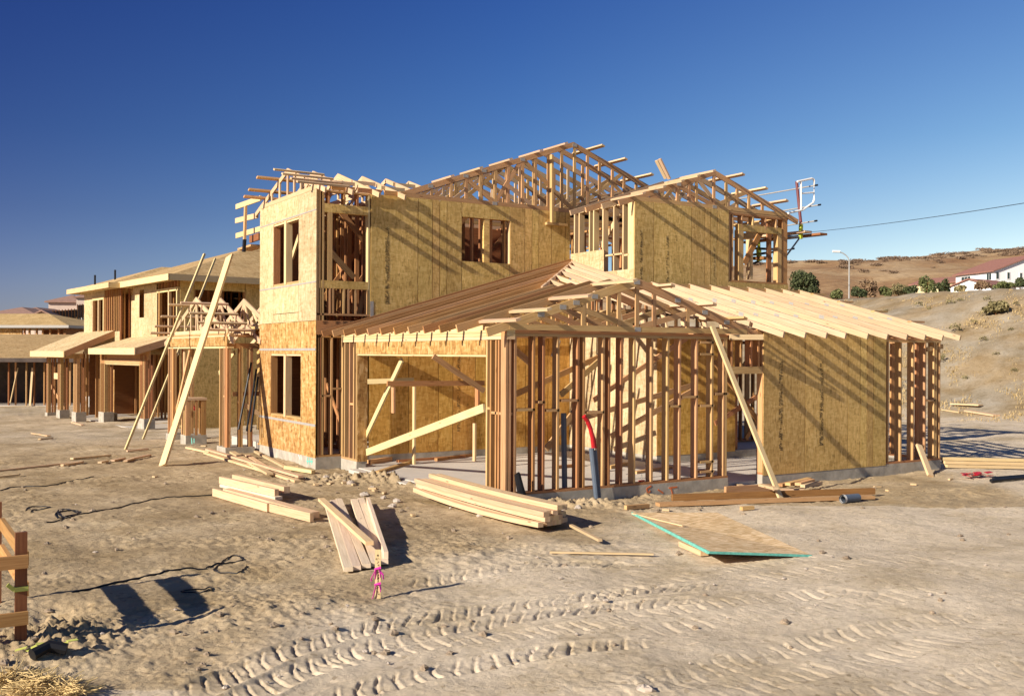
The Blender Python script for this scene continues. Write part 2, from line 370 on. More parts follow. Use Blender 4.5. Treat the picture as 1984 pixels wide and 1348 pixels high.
brace(V(623,470,v1+.35),V(686,538,v1+.35),'lumber',h=.12); brace(V(656,405,v1+1.2),V(712,475,v1+1.2),'lumber_red',h=.12)
brace(V(650,565,v1+.6),V(690,608,v1+.6),'lumber_red'); brace(V(707,562,v1+.3),V(695,608,v1+.3),'lumber')
sv(.598,z27,5.3,v1,'lumber_yellow')
hv(ut+.02,.2,.058,v1,'bottom_plate','lumber_red'); hv(ut+.02,.2,2.42,v1,'top_plate','lumber_red')
for px in (614,620,643,664): sv(V(px,800,v1).x,.075,2.46,v1,'lumber_red' if px<630 else 'lumber')
A=V(622,767,v1);B_=V(642,767,v1); hv(A.x,B_.x,A.z,v1,'blocking'); A=V(645,753,v1);B_=V(663,753,v1); hv(A.x,B_.x,A.z,v1,'blocking')
# --- upper main wall y=v1
us=[.63,1.705,2.045,2.217,2.39,2.754]
for a,b in zip(us,us[1:]): pv(a,b,2.5,5.335,v1,'osb_olive')
pv(2.754,3.967,5.025,5.335,v1,'osb_olive'); pv(2.754,3.967,2.5,4.08,v1,'osb_olive')
us=[3.967,4.361,4.553,4.734,5.085,5.457,5.598]
for a,b in zip(us,us[1:]): pv(a,b,2.5,5.335,v1,'osb_olive')
A=V(938,470,v1).x; B_=V(949,470,v1).x
bm('stud',((A+B_)/2,v1+.075,4.08),((A+B_)/2,v1+.075,5.03),'osb_olive',HS,w=B_-A,h=.13)
for x in (2.735,3.985): sv(x,4.08,5.03,v1,'lumber_yellow')
hv(2.754,3.967,4.06,v1,'window_sill'); hv(2.754,3.967,5.045,v1,'window_header','lumber_red')
bx('metal_strap',(.632,v1-.006,2.62),(.70,v1-.001,3.15),'steel',HS)
bm('ledger_block',V(1058,433,v1-.05),V(1098,436,v1-.05),'lumber',HS,w=.09,h=.06)
bm('temporary_post',V(1069,300,v1-.07),V(1069,432,v1-.07),'lumber',HS,w=.05,h=.09)
# --- upper block left wall x=u2
hu(v2+.1,v1,5.31,u2,'top_plate','lumber_yellow'); hu(v2+.1,v1,3.5,u2,'bottom_plate')
for px in (1112,1121,1141,1149,1167,1188,1206): su(U(px,450,u2).y,3.5,5.3,u2,'lumber_yellow')
for y in (v2+.03,v2+.1,v2+.2): su(y,3.3,5.32,u2,'lumber_yellow')
pu(U(1170,500,u2).y,v1-.01,3.3,U(1140,487,u2).z,u2,pale); pu(v2+.02,U(1170,530,u2).y,3.3,U(1200,523,u2).z,u2,pale)
hu(U(1206,495,u2).y,U(1172,495,u2).y,U(1190,493,u2).z,u2,'blocking','lumber_yellow'); hu(v2+.2,U(1208,495,u2).y,U(1210,494,u2).z,u2,'blocking','lumber_yellow')
brace(U(1165,478,u2+.25),U(1200,415,u2+.25))
# --- upper block front y=v2
vs=[5.612,6.144,7.212,7.605,7.774,7.976,8.325]
for a,b in zip(vs,vs[1:]): pv(a,b,3.3,5.335,v2,'osb_olive')
pv(8.327,10.24,3.3,3.74,v2,'osb_olive')
bm('corner_post',(5.62,v2+.1,3.3),(5.62,v2+.1,5.33),'lumber_yellow',HS,w=.03,h=.16)
hv(8.33,10.23,5.31,v2,'top_plate'); hv(8.33,10.23,5.27,v2,'top_plate','lumber_red'); hv(8.33,10.23,3.76,v2,'bottom_plate','lumber_red')
for x,t in ((8.72,.15),(9.96,.13)): bm('window_post',(x,v2+.085,3.78),(x,v2+.085,4.93),'lumber',HS,w=t,h=.14)
bx('window_header',(8.64,v2+.014,V(1460,449,v2).z),(10.02,v2+.12,V(1460,439,v2).z+.03),'osb_olive',HS)
for x in (8.36,8.46,8.75,9.1,9.5,9.85): sv(x,4.98 if x>8.5 else 3.78,5.25,v2)
bm('corner_post',(10.14,v2+.1,3.75),(10.14,v2+.1,5.3),'lumber_red',HS,w=.17,h=.15)
brace(V(1474,450,v2+.5),V(1442,510,v2+.5),'lumber_red',h=.14)
bm('stud',V(1452,541,v2+1.6),V(1452,440,v2+1.6),'lumber_yellow',HS,w=.1,h=.14)
brace(V(1440,458,v2+1.3),V(1505,455,v2+1.3),'lumber',h=.16); brace(V(1425,548,v2+.4),V(1436,525,v2+.4),'lumber')
hu(v2+.2,9.5,5.31,10.07,'top_plate'); hu(v2+.2,9.5,3.76,10.07,'bottom_plate','lumber_red')
for y in (4.5,8.2,8.9): su(y,3.78,5.29,10.07,'lumber_red')
bx('interior_shade_panel',(ut+.02,9.745,2.8),(1.7,9.757,5.25),'lumber_red',HS); bx('interior_shade_panel',(1.7,7.2,2.8),(1.712,9.7,5.2),'lumber_dark',HS)  # backing panels added behind the tower windows to darken the interior
brace(U(580,456,-.2),U(566,500,-.2),'lumber_yellow',h=.11); brace(U(545,440,.4),U(560,520,.4),'lumber_red')
for x in (.66,1.705,2.045,2.217,2.39,4.361,4.553,4.734,5.085,5.457): sv(x,2.72,5.29,v1,'lumber_dark',t=.05)
for x in vs[1:-1]: sv(x,3.3,5.29,v2,'lumber_dark',t=.05)
for x in sx[1:-1]: sv(x,.038,2.358,0,'lumber_dark',t=.044)
for x in ls[1:-1]: sv(x,.05,2.45,v1,'lumber_dark',t=.05)
# floor deck between the storeys
MB().box((ut+.05,v1+.1,2.64),(10.1,12.2,2.70)).build('floor_deck','osb_roof',HS)
MB().box((u2+.05,v2+.3,3.0),(10.05,v1+.09,3.06)).build('floor_deck','osb_roof',HS)
# ------------------------------------------------------------------ trusses
def truss(P,s0,s1,sp,zp,zpk,sl,ov0,ov1,verts,diags,mat='lumber',plates=(),dep=.115,nm='roof_truss'):
    zt=lambda s: zpk-sl*abs(s-sp)
    m=MB(); 
    if ov0 is not None: m.beam(P(s0-ov0,zt(s0-ov0)),P(sp,zpk),.036,dep,uo=-dep/2)
    if ov1 is not None: m.beam(P(s1+ov1,zt(s1+ov1)),P(sp,zpk),.034,dep,uo=-dep/2)
    m.beam(P(s0+.02,zp+.045),P(s1-.02,zp+.045),.041,.089)
    o=m.build(nm,mat,HS)
    for s in verts:
        if zt(s)-dep-zp-.09>.06: bm('web',P(s,zp+.088),P(s,zt(s)-dep*.96),mat,o,w=.031 if abs(P(1,0)[0]-P(0,0)[0])<.5 else .07,h=.07 if abs(P(1,0)[0]-P(0,0)[0])<.5 else .031)
    for (sa,sb) in diags:   # sa on the bottom chord, sb on the top chord
        bm('web',P(sa,zp+.085),P(sb,zt(sb)-dep*.9),mat,o,w=.028)
    for s,w in plates:
        if w=='t': a=zt(s)-dep*.55
        else: a=zp+.045
        g=MB(); c=Vector(P(s,a,.022)); tx=Vector(P(s+1,a,.022))-c
        g.beam(c-tx*.06,c+tx*.06,.004,.07,up=(0,0,1)); g.build('gusset_plate','steel',o)
    return o
VX=lambda v: (lambda s,z,n=0: (s,v-n,z))
UX=lambda u: (lambda s,z,n=0: (u-n,s,z))
# big gable
BS,BZ=.351,6.97
truss(VX(v1+.03),1.38,10.0,5.69,5.335,BZ,BS,.12,.3,(2.5,2.87,3.22,3.6,3.93,4.31,4.65,5.0,5.37,5.73,6.1,6.45,6.83,7.18,7.55,7.9),((3.55,2.85),(3.6,4.25),(5.68,4.35),(5.76,7.1)),
   plates=((2.0,'t'),(2.85,'t'),(4.3,'t'),(3.58,'b'),(5.72,'t'),(3.3,'t')))
for k in range(1,10):
    truss(VX(v1+.03+.6*k),1.38,10.0,5.69,5.335,BZ,BS,.3,.3,(3.6,5.0,6.4),((3.0,4.2),(5.69,4.2),(5.69,7.2),(8.4,7.2)),mat='lumber' if k%2 else 'lumber_new')
for s,o in ((6.12,.55),(6.78,.55),(7.57,.55),(5.3,.25),(4.62,.25),(3.83,.25),(3.08,.25),(2.38,.25)):
    z=BZ-BS*abs(s-5.69)+.022; sg=-1 if s>5.69 else 1
    bm('lookout',(s,v1-o,z),(s,v1+.62,z),'lumber_new',HS,w=.089,h=.038,up=(-BS*sg,0,1))
# loose boards left standing on the big roof
# tower roof
TS,TZ=.325,6.0
for k in range(4):
    u=ut+.03+.57*k
    truss(UX(u),6.26,9.74,8.0,5.335,TZ,TS,.42,.42,(7.2,7.6,8.0,8.5,9.0) if k==0 else (8.0,),((7.3,7.0),(7.3,8.0),(8.7,8.0),(8.7,9.0)) if k else ((7.0,6.8),),mat='lumber_new',dep=.10)
for k in range(4,9):
    u=ut+.03+.57*k; zb_=BZ-BS*(5.69-u); hw=(TZ-zb_)/TS
    if hw>.1:
        m=MB(); m.beam((u,8-hw,zb_),(u,8,TZ),.038,.09,uo=-.045); m.beam((u,8+hw,zb_),(u,8,TZ),.038,.09,uo=-.045); m.build('valley_rafter','lumber_new',HS)
for u in (-.25,.32,.9): bm('blocking',(u+.0,6.2,5.37),(u+.5,6.2,5.37),'lumber_red',HS,w=.038,h=.09)
for s in (8.55,9.12,9.45,7.45,6.95,6.45,6.1):
    z=TZ-TS*abs(s-8)+.02; sg=-1 if s>8 else 1
    bm('lookout',(ut-.46,s,z),(ut+.62,s,z),'lumber' if s>8 else 'lumber_new',HS,w=.089,h=.038,up=(0,-TS*sg,1))
for u,s in ((.0,6.9),(.6,7.2),(1.1,6.8),(1.7,7.5)): bm('blocking',(u,s,TZ-TS*(8-s)-.04),(u+.55,s,TZ-TS*(8-s)-.04),'lumber_new',HS,w=.038,h=.07)
# right block roof
QS,QZ=.336,6.2
for k in range(7):
    v=v2+.03+.58*k
    truss(VX(v),5.58,10.23,7.9,5.335,QZ,QS,.38,.36 if k<4 else 0,(6.37,6.82,7.16,7.37,7.89,8.26,8.6,8.97,9.4,9.8) if k==0 else (7.9,8.9),((7.86,6.85),(7.94,8.85),(6.45,6.05)) if k==0 else ((7.1,6.7),(7.2,7.85),(8.7,7.95),(8.8,9.2)),
      mat='lumber' if k%2==0 else 'lumber_new',plates=((6.2,'t'),(6.85,'t'),(7.9,'b')) if k==0 else ())
for s in (8.32,9.04,9.7,7.45,7.0,6.55,6.05,5.5):
    z=QZ-QS*abs(s-7.9)+.022; sg=-1 if s>7.9 else 1
    bm('lookout',(s,v2-.45,z),(s,v2+.62,z),'lumber_new',HS,w=.089,h=.038,up=(-QS*sg,0,1))
# garage roof: two planes meeting on a hip
zL=lambda u: 2.53+.29*(u+.45)
zR=lambda v: 2.49+.27*(v+.6)
vall=lambda u: (3.345-.305*(u-2.44)-2.49)/.27-.6     # valley of the front gable against the right plane
hipv=lambda u:(zL(u)-2.49)/.27-.6
def hipu(v): return (zR(v)-2.53)/.29-.45
k=0; v=6.17; GPK=3.345
while v>.3:
    ue=min(hipu(v),5.55); gab=ue<2.5
    m=MB()
    if gab:
        m.beam((-.45,v,zL(-.45)),(2.44,v,GPK),.036,.12,uo=-.06); uv_=2.44+(GPK-max(zR(v),2.5))/.305
        m.beam((uv_,v,GPK-.305*(uv_-2.44)),(2.44,v,GPK),.034,.12,uo=-.06); ue=2.44
    else: m.beam((-.45,v,zL(-.45)),(ue,v,zL(ue)),.038,.125,uo=-.0625)
    o=m.build('rafter',['lumber_red','lumber','lumber_red'][k%3],HS)  # mostly the darker red lumber, putting the rafters' shaded sides into the colour
    bm('bottom_chord',(.05,v,2.49),(4.8 if gab else min(ue,5.5),v,2.49),'lumber_red',HS)
    if gab:
        bm('web',(1.22,v,zL(1.22)-.1),(2.4,v,2.53),'lumber',o,w=.03); bm('web',(3.66,v,GPK-.305*1.22-.1),(2.48,v,2.53),'lumber',o,w=.03); bm('web',(2.44,v,2.53),(2.44,v,GPK-.12),'lumber',o,w=.07,h=.03)
    elif ue>2.5:
        for q in (1.6,3.0,4.4):
            if q<ue-.3: bm('web',(q,v,2.53),(q+.1,v,zL(q)-.12),'lumber_red',o)
    v-=.545; k+=1
bm('hip_rafter',(2.3,hipv(2.3),zL(2.3)-.012),(5.2,hipv(5.2),zL(5.2)-.012),'lumber_new',HS,w=.038,h=.12,uo=-.06)
for px,w_ in ((1440,0),(1520,1),(1562,1),(1603,1),(1640,1),(1683,1),(1721,1),(1759,1),(1794,1),(1828,1),(1862,1)):
    u=V(px,645,-.6).x; ve=3.5 if u>5.55 else min(hipv(u),6.1); v0=-.6 if u>4.95 else vall(u)
    o=MB().beam((u,v0,zR(v0)),(u,ve,zR(ve)),.038,.101,uo=-.0505).build('rafter','lumber_rafter',HS)
    for q in (.9,2.1):
        c=Vector((u-.022,q+R()*.2,zR(q)-.06)); MB().beam(c-Vector((0,.06,0)),c+Vector((0,.06,.03)),.004,.07).build('gusset_plate','steel',o)
    bm('bottom_chord',(u,max(.05,v0),2.485),(u,min(ve,3.2),2.485),'lumber',HS,w=.034)
    for q in (1.3,2.5):
      if q>v0+.2: bm('web',(u,q,2.53),(u,q+.12,zR(q)-.11),'lumber_new',o)
u=3.45
while u>2.5:
    ve=hipv(u); v0=vall(u)
    if ve-v0>.4:
        o=MB().beam((u,v0,zR(v0)),(u,ve-.05,zR(ve-.05)),.038,.085,uo=-.0425).build('rafter','lumber_rafter',HS)
        if u>1: bm('web',(u,1.0,2.53),(u,1.1,zR(1)-.1),'lumber_new',o)
    u-=.5
for u in (3.95,4.35,4.72,5.08):
    ve=min(hipv(u),6.1); MB().beam((u,max(vall(u),.1),zR(max(vall(u),.1))),(u,ve-.05,zR(ve-.05)),.038,.085,uo=-.0425).build('rafter','lumber_rafter',HS)
us=[5.17]+[V(px,645,-.6).x for px in (1562,1603,1640,1683,1721,1759,1794,1828,1862)]
for a,b in zip(us,us[1:]):
    bm('blocking',(a+.02,.06,2.50),(b-.02,.06,2.50),'lumber_red',HS,w=.038,h=.11)
    bm('blocking',(a+.02,3.47,zR(3.47)-.08),(b-.02,3.47,zR(3.47)-.08),'lumber',HS,w=.038,h=.14)
for v in np.arange(.2,6.1,.545): bm('blocking',(.07,v+.03,2.50),(.07,v+.51,2.50),'lumber_yellow',HS,w=.038,h=.10)
# long purlins over the right plane end
for q in (.55,1.45,2.35,3.1): 
    uu=us[-1]; bm('lookout',(uu-.02,q,zR(q)-.01),(uu+.42,q,zR(q)-.01),'lumber',HS,w=.089,h=.038)
# front gable over the right wall
GS,GZ=.305,3.32
truss(VX(.0),0.02,4.9,2.44,2.45,GZ,GS,.38,.25,[V(p,620,0).x for p in (1130,1199,1234,1267,1332)],((2.36,1.2),(2.52,3.7)),plates=((.6,'t'),(1.0,'t'),(1.25,'t'),(1.6,'t'),(2.46,'b'),(2.44,'t'),(3.3,'t'),(3.9,'t'),(4.4,'t')),dep=.13)
for s in (-.02,.52,1.26,2.13,2.9,3.8,4.5):
    z=GZ-GS*abs(s-2.44)+.02; sg=-1 if s>2.44 else 1
    bm('lookout',(s,-.36,z),(s,.75,z),'lumber_new' if s<4 else 'lumber',HS,w=.089,h=.038,up=(-GS*sg,0,1))
bm('lookout',V(1414,653,-.05),V(1478,653,-.3),'lumber_new',HS,w=.05,h=.09)
# ------------------------------------------------------------------ entrance porch left of the tower
px0,pz=-1.17,2.475
def column(y0,y1,x0,x1,zb,ztop):
    MB().box((x0-.04,y0-.04,zb-.5),(x1+.04,y1+.04,zb)).build('footing','concrete',HS)
    for x in (x0+.02,x0+.065,(x0+x1)/2,(x0+x1)/2+.05,x1-.065,x1-.02): bm('stud',(x,y0+.07,zb),(x,y0+.07,ztop),random.choice(['lumber','lumber_red']),HS,w=.038,h=.14)
    for y in (y0+.2,(y0+y1)/2,y1-.02): bm('stud',(x0+.07,y,zb),(x0+.07,y,ztop),'lumber',HS,w=.14,h=.038)
    bm('blocking',(x0+.07,y0+.22,zb+1.15),(x0+.07,(y0+y1)/2-.02,zb+1.15),'lumber',HS,w=.14,h=.038)
column(10.05,10.66,px0,-.58,-.05,2.22); column(15.0,15.55,px0,-.62,-.1,2.22)
pu(10.03,15.3,2.24,pz-.02,px0-.012,'osb_orange'); hu(10.03,15.6,2.21,px0-.01,'door_header','lumber_yellow'); hu(9.85,15.6,pz+.0,px0-.012,'top_plate','lumber_yellow')
hu(10.05,15.6,pz+.045,px0-.012,'top_plate'); hv(px0,.9,pz,10.05,'top_plate','lumber_red',t=.05); hv(px0,.9,2.25,10.05,'door_header','lumber_red',t=.12)
PS,PZ=.34,3.47
for k in range(6):
    u=px0+.03+.6*k
    truss(UX(u),10.05,15.6,12.8,pz+.07,PZ,PS,.45,.45,(12.3,12.8,13.3,11.7,13.9) if k==0 else (12.8,11.5,14.1),((12.4,11.3),(12.6,12.8)) if k==0 else ((11.3,10.9),(11.4,12.1),(12.1,11.5),(12.2,12.8),(13.4,12.8),(13.5,14.1)),mat='lumber_new')
for s in (12.2,11.4,10.7,10.2,13.4,14.2,14.9,15.4):
    z=PZ-PS*abs(s-12.8)+.02; sg=-1 if s>12.8 else 1
    bm('lookout',(px0-.5,s,z),(px0+.65,s,z),'lumber_new',HS,w=.089,h=.038,up=(0,-PS*sg,1))
# pony wall pillar
q=G(400,859); MB().box((q.x-.52,q.y-.02,q.z-.4),(q.x,q.y+.5,q.z+.22)).build('footing','concrete',HS)
for dx,dy in ((-.48,.03),(-.42,.03),(-.25,.03),(-.04,.03),(-.48,.2),(-.48,.45),(-.04,.45),(-.1,.03)):
    bm('stud',(q.x+dx,q.y+dy,q.z+.22),(q.x+dx,q.y+dy,q.z+1.1),'lumber_red' if dx>-.3 else 'lumber',HS,w=.06,h=.06)
MB().box((q.x-.53,q.y-.01,q.z+1.1),(q.x+.01,q.y+.5,q.z+1.16)).build('pillar_cap','lumber_new',HS)
# porch back wall and the wall beside the tower
for a,b in ((9.75,10.6),(10.6,11.8)): pu(a,b,-.1,2.45,1.3,'osb_olive')
pu(13.4,14.5,-.1,2.45,1.3,'osb_olive'); pu(14.5,15.6,-.1,2.45,1.3,'osb_olive'); pu(11.8,13.4,2.05,2.45,1.3,'osb_olive')
for y in (11.78,11.85,13.35,13.42): su(y,-.1,2.45,1.25,'lumber_red')
for x in (-.35,-.1,.2,.55,.9): sv(x,.0,2.42,9.78,'lumber_red')
hv(-.5,1.2,.02,9.78,'bottom_plate','lumber_red'); hv(-.5,1.2,2.44,9.78,'top_plate','lumber_red')
brace((-1.0,10.2,1.15),(1.2,10.3,1.15),'lumber'); brace((-.9,10.1,1.0),(.3,10.0,.2),'lumber_yellow'); brace((-.9,10.4,2.1),(-.9,11.6,1.6),'lumber_yellow'); brace((px0+.2,14.6,1.3),(px0+.2,14.6,2.2),'lumber_yellow')
brace(U(330,850,px0+.1),U(372,660,px0+.1),'lumber'); brace(U(352,828,px0+.2),U(366,770,px0+.2),'lumber_yellow')
# ------------------------------------------------------------------ deep interior framing (too many to tell apart)
m=MB()
def grid_u(u,y0,y1,z0,z1,st=.41):
    y=y0
    while y<y1:
        if R()>.12: m.beam((u,y,z0),(u,y,z1),.09,.038)
        y+=st
    m.beam((u,y0,z1),(u,y1,z1),.09,.05); m.beam((u,y0,z0),(u,y1,z0),.09,.04)
    if R()>.3: m.beam((u-.06,y0+.2,z0+.2),(u-.06,min(y1,y0+2.4),z1-.1),.03,.09)
def grid_v(v,x0,x1,z0,z1,st=.41):
    x=x0
    while x<x1:
        if R()>.12: m.beam((x,v,z0),(x,v,z1),.038,.09)
        x+=st
    m.beam((x0,v,z1),(x1,v,z1),.09,.05); m.beam((x0,v,z0),(x1,v,z0),.09,.04)
    if R()>.3: m.beam((x0+.2,v-.06,z0+.2),(min(x1,x0+2.4),v-.06,z1-.1),.03,.09)
for u,a,b in ((1.0,7.4,9.7),(2.2,6.5,12),(3.6,6.5,9),(5.6,6.4,12),(7.6,6.4,10),(10.1,6.5,12)): grid_u(u,a,b,2.75,5.25)
for v,a,b in ((8.0,.4,2.2),(9.72,-.4,5.5),(9.2,5.7,10),(12.1,2.6,10.1),(7.2,2.3,5.5),(9.0,.2,2.0)): grid_v(v,a,b,2.75,5.25)
for u,a,b in ((.6,7.0,9.7),(2.2,6.6,12),(5.7,6.6,12),(8,3.4,12)): grid_u(u,a,b,.05,2.5)
for v,a,b in ((8.4,-.3,5.5),(9.75,1.2,10),(12.1,1.6,10.1),(6.3,5.8,10.1),(4.8,7.9,10.1)): grid_v(v,a,b,.05,2.5)
grid_v(6.38,.6,5.5,2.75,5.25); grid_u(8.4,4.2,6.2,3.1,5.25)
for y in np.arange(6.8,12,.6): m.beam((ut+.2,y,2.55),(10,y,2.55),.04,.18)
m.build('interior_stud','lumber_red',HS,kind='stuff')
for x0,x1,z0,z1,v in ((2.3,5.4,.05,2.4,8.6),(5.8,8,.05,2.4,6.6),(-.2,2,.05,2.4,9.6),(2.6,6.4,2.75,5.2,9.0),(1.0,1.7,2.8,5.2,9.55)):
    bx('interior_shade_panel',(x0,v,z0),(x1,v+.012,z1),'lumber_dark',HS)  # dark sheets standing in for the shade deep inside the rooms
# ------------------------------------------------------------------ neighbouring half-built house (turned a little)
class Fr:
    def __init__(s,o,ang): s.o=Vector(o); s.c=math.cos(math.radians(ang)); s.s=math.sin(math.radians(ang))
    def w(s,a,b,c): return Vector((s.o.x+s.c*a-s.s*b,s.o.y+s.s*a+s.c*b,s.o.z+c))
    def pl(s,px,py,ax,val):
        r=ray(px,py); L=(s.c*r[0]+s.s*r[1],-s.s*r[0]+s.c*r[1],r[2]); x,y=CAM[0]-s.o.x,CAM[1]-s.o.y
        q=(s.c*x+s.s*y,-s.s*x+s.c*y,CAM[2]-s.o.z); t=(val-q[ax])/L[ax]; return Vector([q[i]+t*L[i] for i in range(3)])
    def hx(s,a,b): 
        x0,y0,z0=[min(a[i],b[i]) for i in range(3)]; x1,y1,z1=[max(a[i],b[i]) for i in range(3)]
        return [s.w(*p) for p in ((x0,y0,z0),(x1,y0,z0),(x1,y1,z0),(x0,y1,z0),(x0,y0,z1),(x1,y0,z1),(x1,y1,z1),(x0,y1,z1))]
    def bx(s,name,a,b,mat,par): return MB().hexa(s.hx(a,b)).build(name,mat,par)
    def bm(s,name,a,b,mat,par,**k): return MB().beam(s.w(*a),s.w(*b),up=k.pop('up',(0,0,1)),**k).build(name,mat,par)
    def post(s,name,a,b,z0,z1,mat,par,w=.05,h=.1): return s.bx(name,(a-w/2,b-h/2,z0),(a+w/2,b+h/2,z1),mat,par)
def hip(fr,a0,a1,b0,b1,c,sl,th,name,mat,par,fascia=None,fmat='lumber_yellow'):
    """hip roof as a closed solid with a real eave thickness"""
    wa,wb=a1-a0,b1-b0; h=min(wa,wb)/2
    if wa>=wb: r0=(a0+h,(b0+b1)/2); r1=(a1-h,(b0+b1)/2)
    else: r0=((a0+a1)/2,b0+h); r1=((a0+a1)/2,b1-h)
    P=[(a0,b0,c),(a1,b0,c),(a1,b1,c),(a0,b1,c)]; T=[(x,y,c+th) for x,y,_ in P]; Rg=[(r0[0],r0[1],c+th+h*sl),(r1[0],r1[1],c+th+h*sl)]
    vs=[fr.w(*p) for p in P+T+Rg]
    fs=[(3,2,1,0),(0,1,5,4),(1,2,6,5),(2,3,7,6),(3,0,4,7)]
    fs+=[(4,5,9,8),(5,6,9),(6,7,8,9),(7,4,8)] if wa>=wb else [(4,5,8),(5,6,9,8),(6,7,9),(7,4,8,9)]
    m=MB(); off=R()*9; m._add(vs,fs,[[(vs[i].x+off,vs[i].y) for i in f] for f in fs])
    o=m.build(name,mat,par)
    if fascia:
        g=MB()
        for p,q in ((0,1),(1,2),(2,3),(3,0)):
            A=fr.w(P[p][0],P[p][1],c+th/2);B_=fr.w(P[q][0],P[q][1],c+th/2); dd=(B_-A).normalized()*.02
            g.beam(A-dd,B_+dd,.04,fascia)
        g.build('fascia',fmat,o)
    return o
NF=Fr((-.451,28.248,-.6),5.75)
NH=thing('unfinished_house','two-storey house frame with plywood roof deck and two lean-to roofs, left of the main frame','house',NF.w(0,0,-.1))
NF.bx('garage_slab',(-.1,-5.2,-.3),(12,5.4,-.02),'slab',NH)
def ncol(a,b,w=.62,z1=2.6,n=5,base=.38):
    NF.bx('footing',(a-.04,b-w-.04,-.5),(a+.34,b+.04,base),'concrete',NH)
    for k in range(n): NF.post('stud',a+.06,b-.04-(w-.08)*k/(n-1),base,z1,random.choice(['lumber','lumber_red','lumber_red']),NH,.12,.05)
    for k in (1,2): NF.post('stud',a+.06+.12*k,b-w+.04,base,z1,'lumber_red',NH,.05,.06)
    NF.post('sheathing_panel',a+.3,b-w/2,base,z1,'lumber_dark',NH,.02,w-.05)
ncol(-.05,.75); ncol(-.05,-4.0); ncol(-.70,6.35,.35,2.45,3,.1); ncol(-.70,4.45,.5,2.45,4,.3); ncol(-.78,1.75,.55,2.45,5,.35)
NF.bx('door_header',(-.04,-4.3,2.25),(.1,.75,2.42),'lumber',NH); NF.bx('door_header',(-.03,-3.95,2.22),(.08,.1,2.249),'lumber_yellow',NH)
NF.bx('door_header',(-.7,1.2,2.42),(-.55,6.4,2.62),'lumber',NH); NF.bx('sheathing_panel',(.0,-4.9,2.42),(.05,.9,2.75),'lumber_red',NH)
NF.bx('sheathing_panel',(.5,.8,.3),(.52,1.35,2.0),'osb_orange',NH); NF.bx('footing',(.45,.7,-.4),(.6,1.5,.3),'concrete',NH)
for b in (2.4,3.1,3.6,5.0,5.5): NF.post('stud',.62,b,-.1,2.7,'lumber_red',NH,.1,.05)
NF.bx('blocking',(-.62,4.8,1.55),(-.5,5.4,1.8),'lumber_yellow',NH)
def lean(a0,c0,a1,c1,b0,b1,th=.2):
    m=MB(); m.hexa([NF.w(*p) for p in ((a0,b0,c0),(a1,b0,c1),(a1,b1,c1),(a0,b1,c0),(a0,b0,c0+th),(a1,b0,c1+th),(a1,b1,c1+th),(a0,b1,c0+th))])
    o=m.build('lean_to_roof','osb_pale',NH)
    NF.bm('fascia',(a0-.025,b0-.05,c0+th/2),(a0-.025,b1+.05,c0+th/2),'lumber_yellow',o,w=.045,h=th+.03)
    NF.bm('fascia',(a0,b0-.025,c0+th/2),(a1,b0-.025,c1+th/2),'lumber',o,w=.045,h=th+.03)
lean(-1.3,2.50,.62,3.35,.95,6.3); lean(-.5,2.62,1.0,3.08,-5.0,.5)
# upper walls
for b0,b1,c0,c1 in ((4.0,5.28,2.6,5.25),(.30,4.0,2.6,3.5),(2.35,4.0,4.95,5.25)): NF.bx('sheathing_panel',(.55,b0,c0),(.565,b1,c1),'osb_pale',NH)
for b in (.35,.55,.75,1.0,1.2,1.45,1.7,1.95,2.2,2.35,3.9): NF.post('stud',.62,b,3.4,5.25,'lumber_red',NH,.1,.05)
NF.bx('window_frame',(.53,2.38,4.82),(.63,4.0,4.95),'lumber_yellow',NH); NF.bx('window_frame',(.53,3.1,3.5),(.62,3.2,4.82),'lumber_yellow',NH)
NF.bx('window_frame',(.53,2.38,3.5),(.62,2.48,4.82),'lumber_yellow',NH)
for a in (.6,.72,.9): NF.post('stud',a,.28,3.0,5.25,'lumber_dark',NH,.06,.06)
A=NF.pl(270,562,0,.97);B_=NF.pl(279,615,0,.97); n0=NF.pl(303,600,0,.97).y
for b0,b1,c0,c1 in ((A.y,.25,2.6,5.2),(n0,B_.y,2.6,5.2),(B_.y,A.y,2.6,B_.z),(B_.y,A.y,A.z,5.2),(-5.05,n0,2.6,3.25)): NF.bx('sheathing_panel',(.97,b0,c0),(.985,b1,c1),'osb_pale',NH)
NF.bx('sheathing_panel',(.96,.05,4.9),(.968,.24,5.2),'osb_orange',NH)
for px in (304,309,327,343): 
    b=NF.pl(px,600,0,.97).y; NF.post('window_frame',1.0,b,3.25,4.95,'lumber_yellow' if px!=309 else 'lumber_red',NH,.1,.09)
NF.bx('window_frame',(.95,-4.95,4.86),(1.05,n0,4.98),'lumber_yellow',NH)
for b in np.arange(-4.9,n0,.33): NF.post('stud',1.02,b,4.98,5.25,'lumber_red',NH,.1,.05)
for a,b in ((1.4,-3.4),(1.5,-4.2),(2.2,-3.0)): NF.post('stud',a,b,2.7,5.2,'lumber_dark',NH,.1,.1)
for a0,a1,c0,c1 in ((1.0,1.5,0,5.2),(1.5,3.4,4.9,5.2),(1.5,3.4,0,3.3),(3.4,5.0,0,5.2),(5.0,7,0,5.2),(7,9,0,5.2)): NF.bx('sheathing_panel',(a0+.01,-5.05,c0),(a1-.01,-5.035,c1),'osb_olive',NH)
for a in (1.52,2.4,2.5,3.38): NF.post('stud',a,-4.99,3.3,4.9,'lumber_red',NH,.06,.1)
NF.bx('floor_deck',(.7,-5.0,2.72),(11,5.2,2.8),'osb_roof',NH)
m=MB()
for a in (2.6,4.5,6.5):
    for b in np.arange(-4.8,5.2,.42):
        if R()>.2: m.beam(NF.w(a,b,0),NF.w(a,b,2.6),.08,.05)
        if R()>.2: m.beam(NF.w(a,b,2.9),NF.w(a,b,5.2),.08,.05)
m.build('interior_stud','lumber_red',NH,kind='stuff')
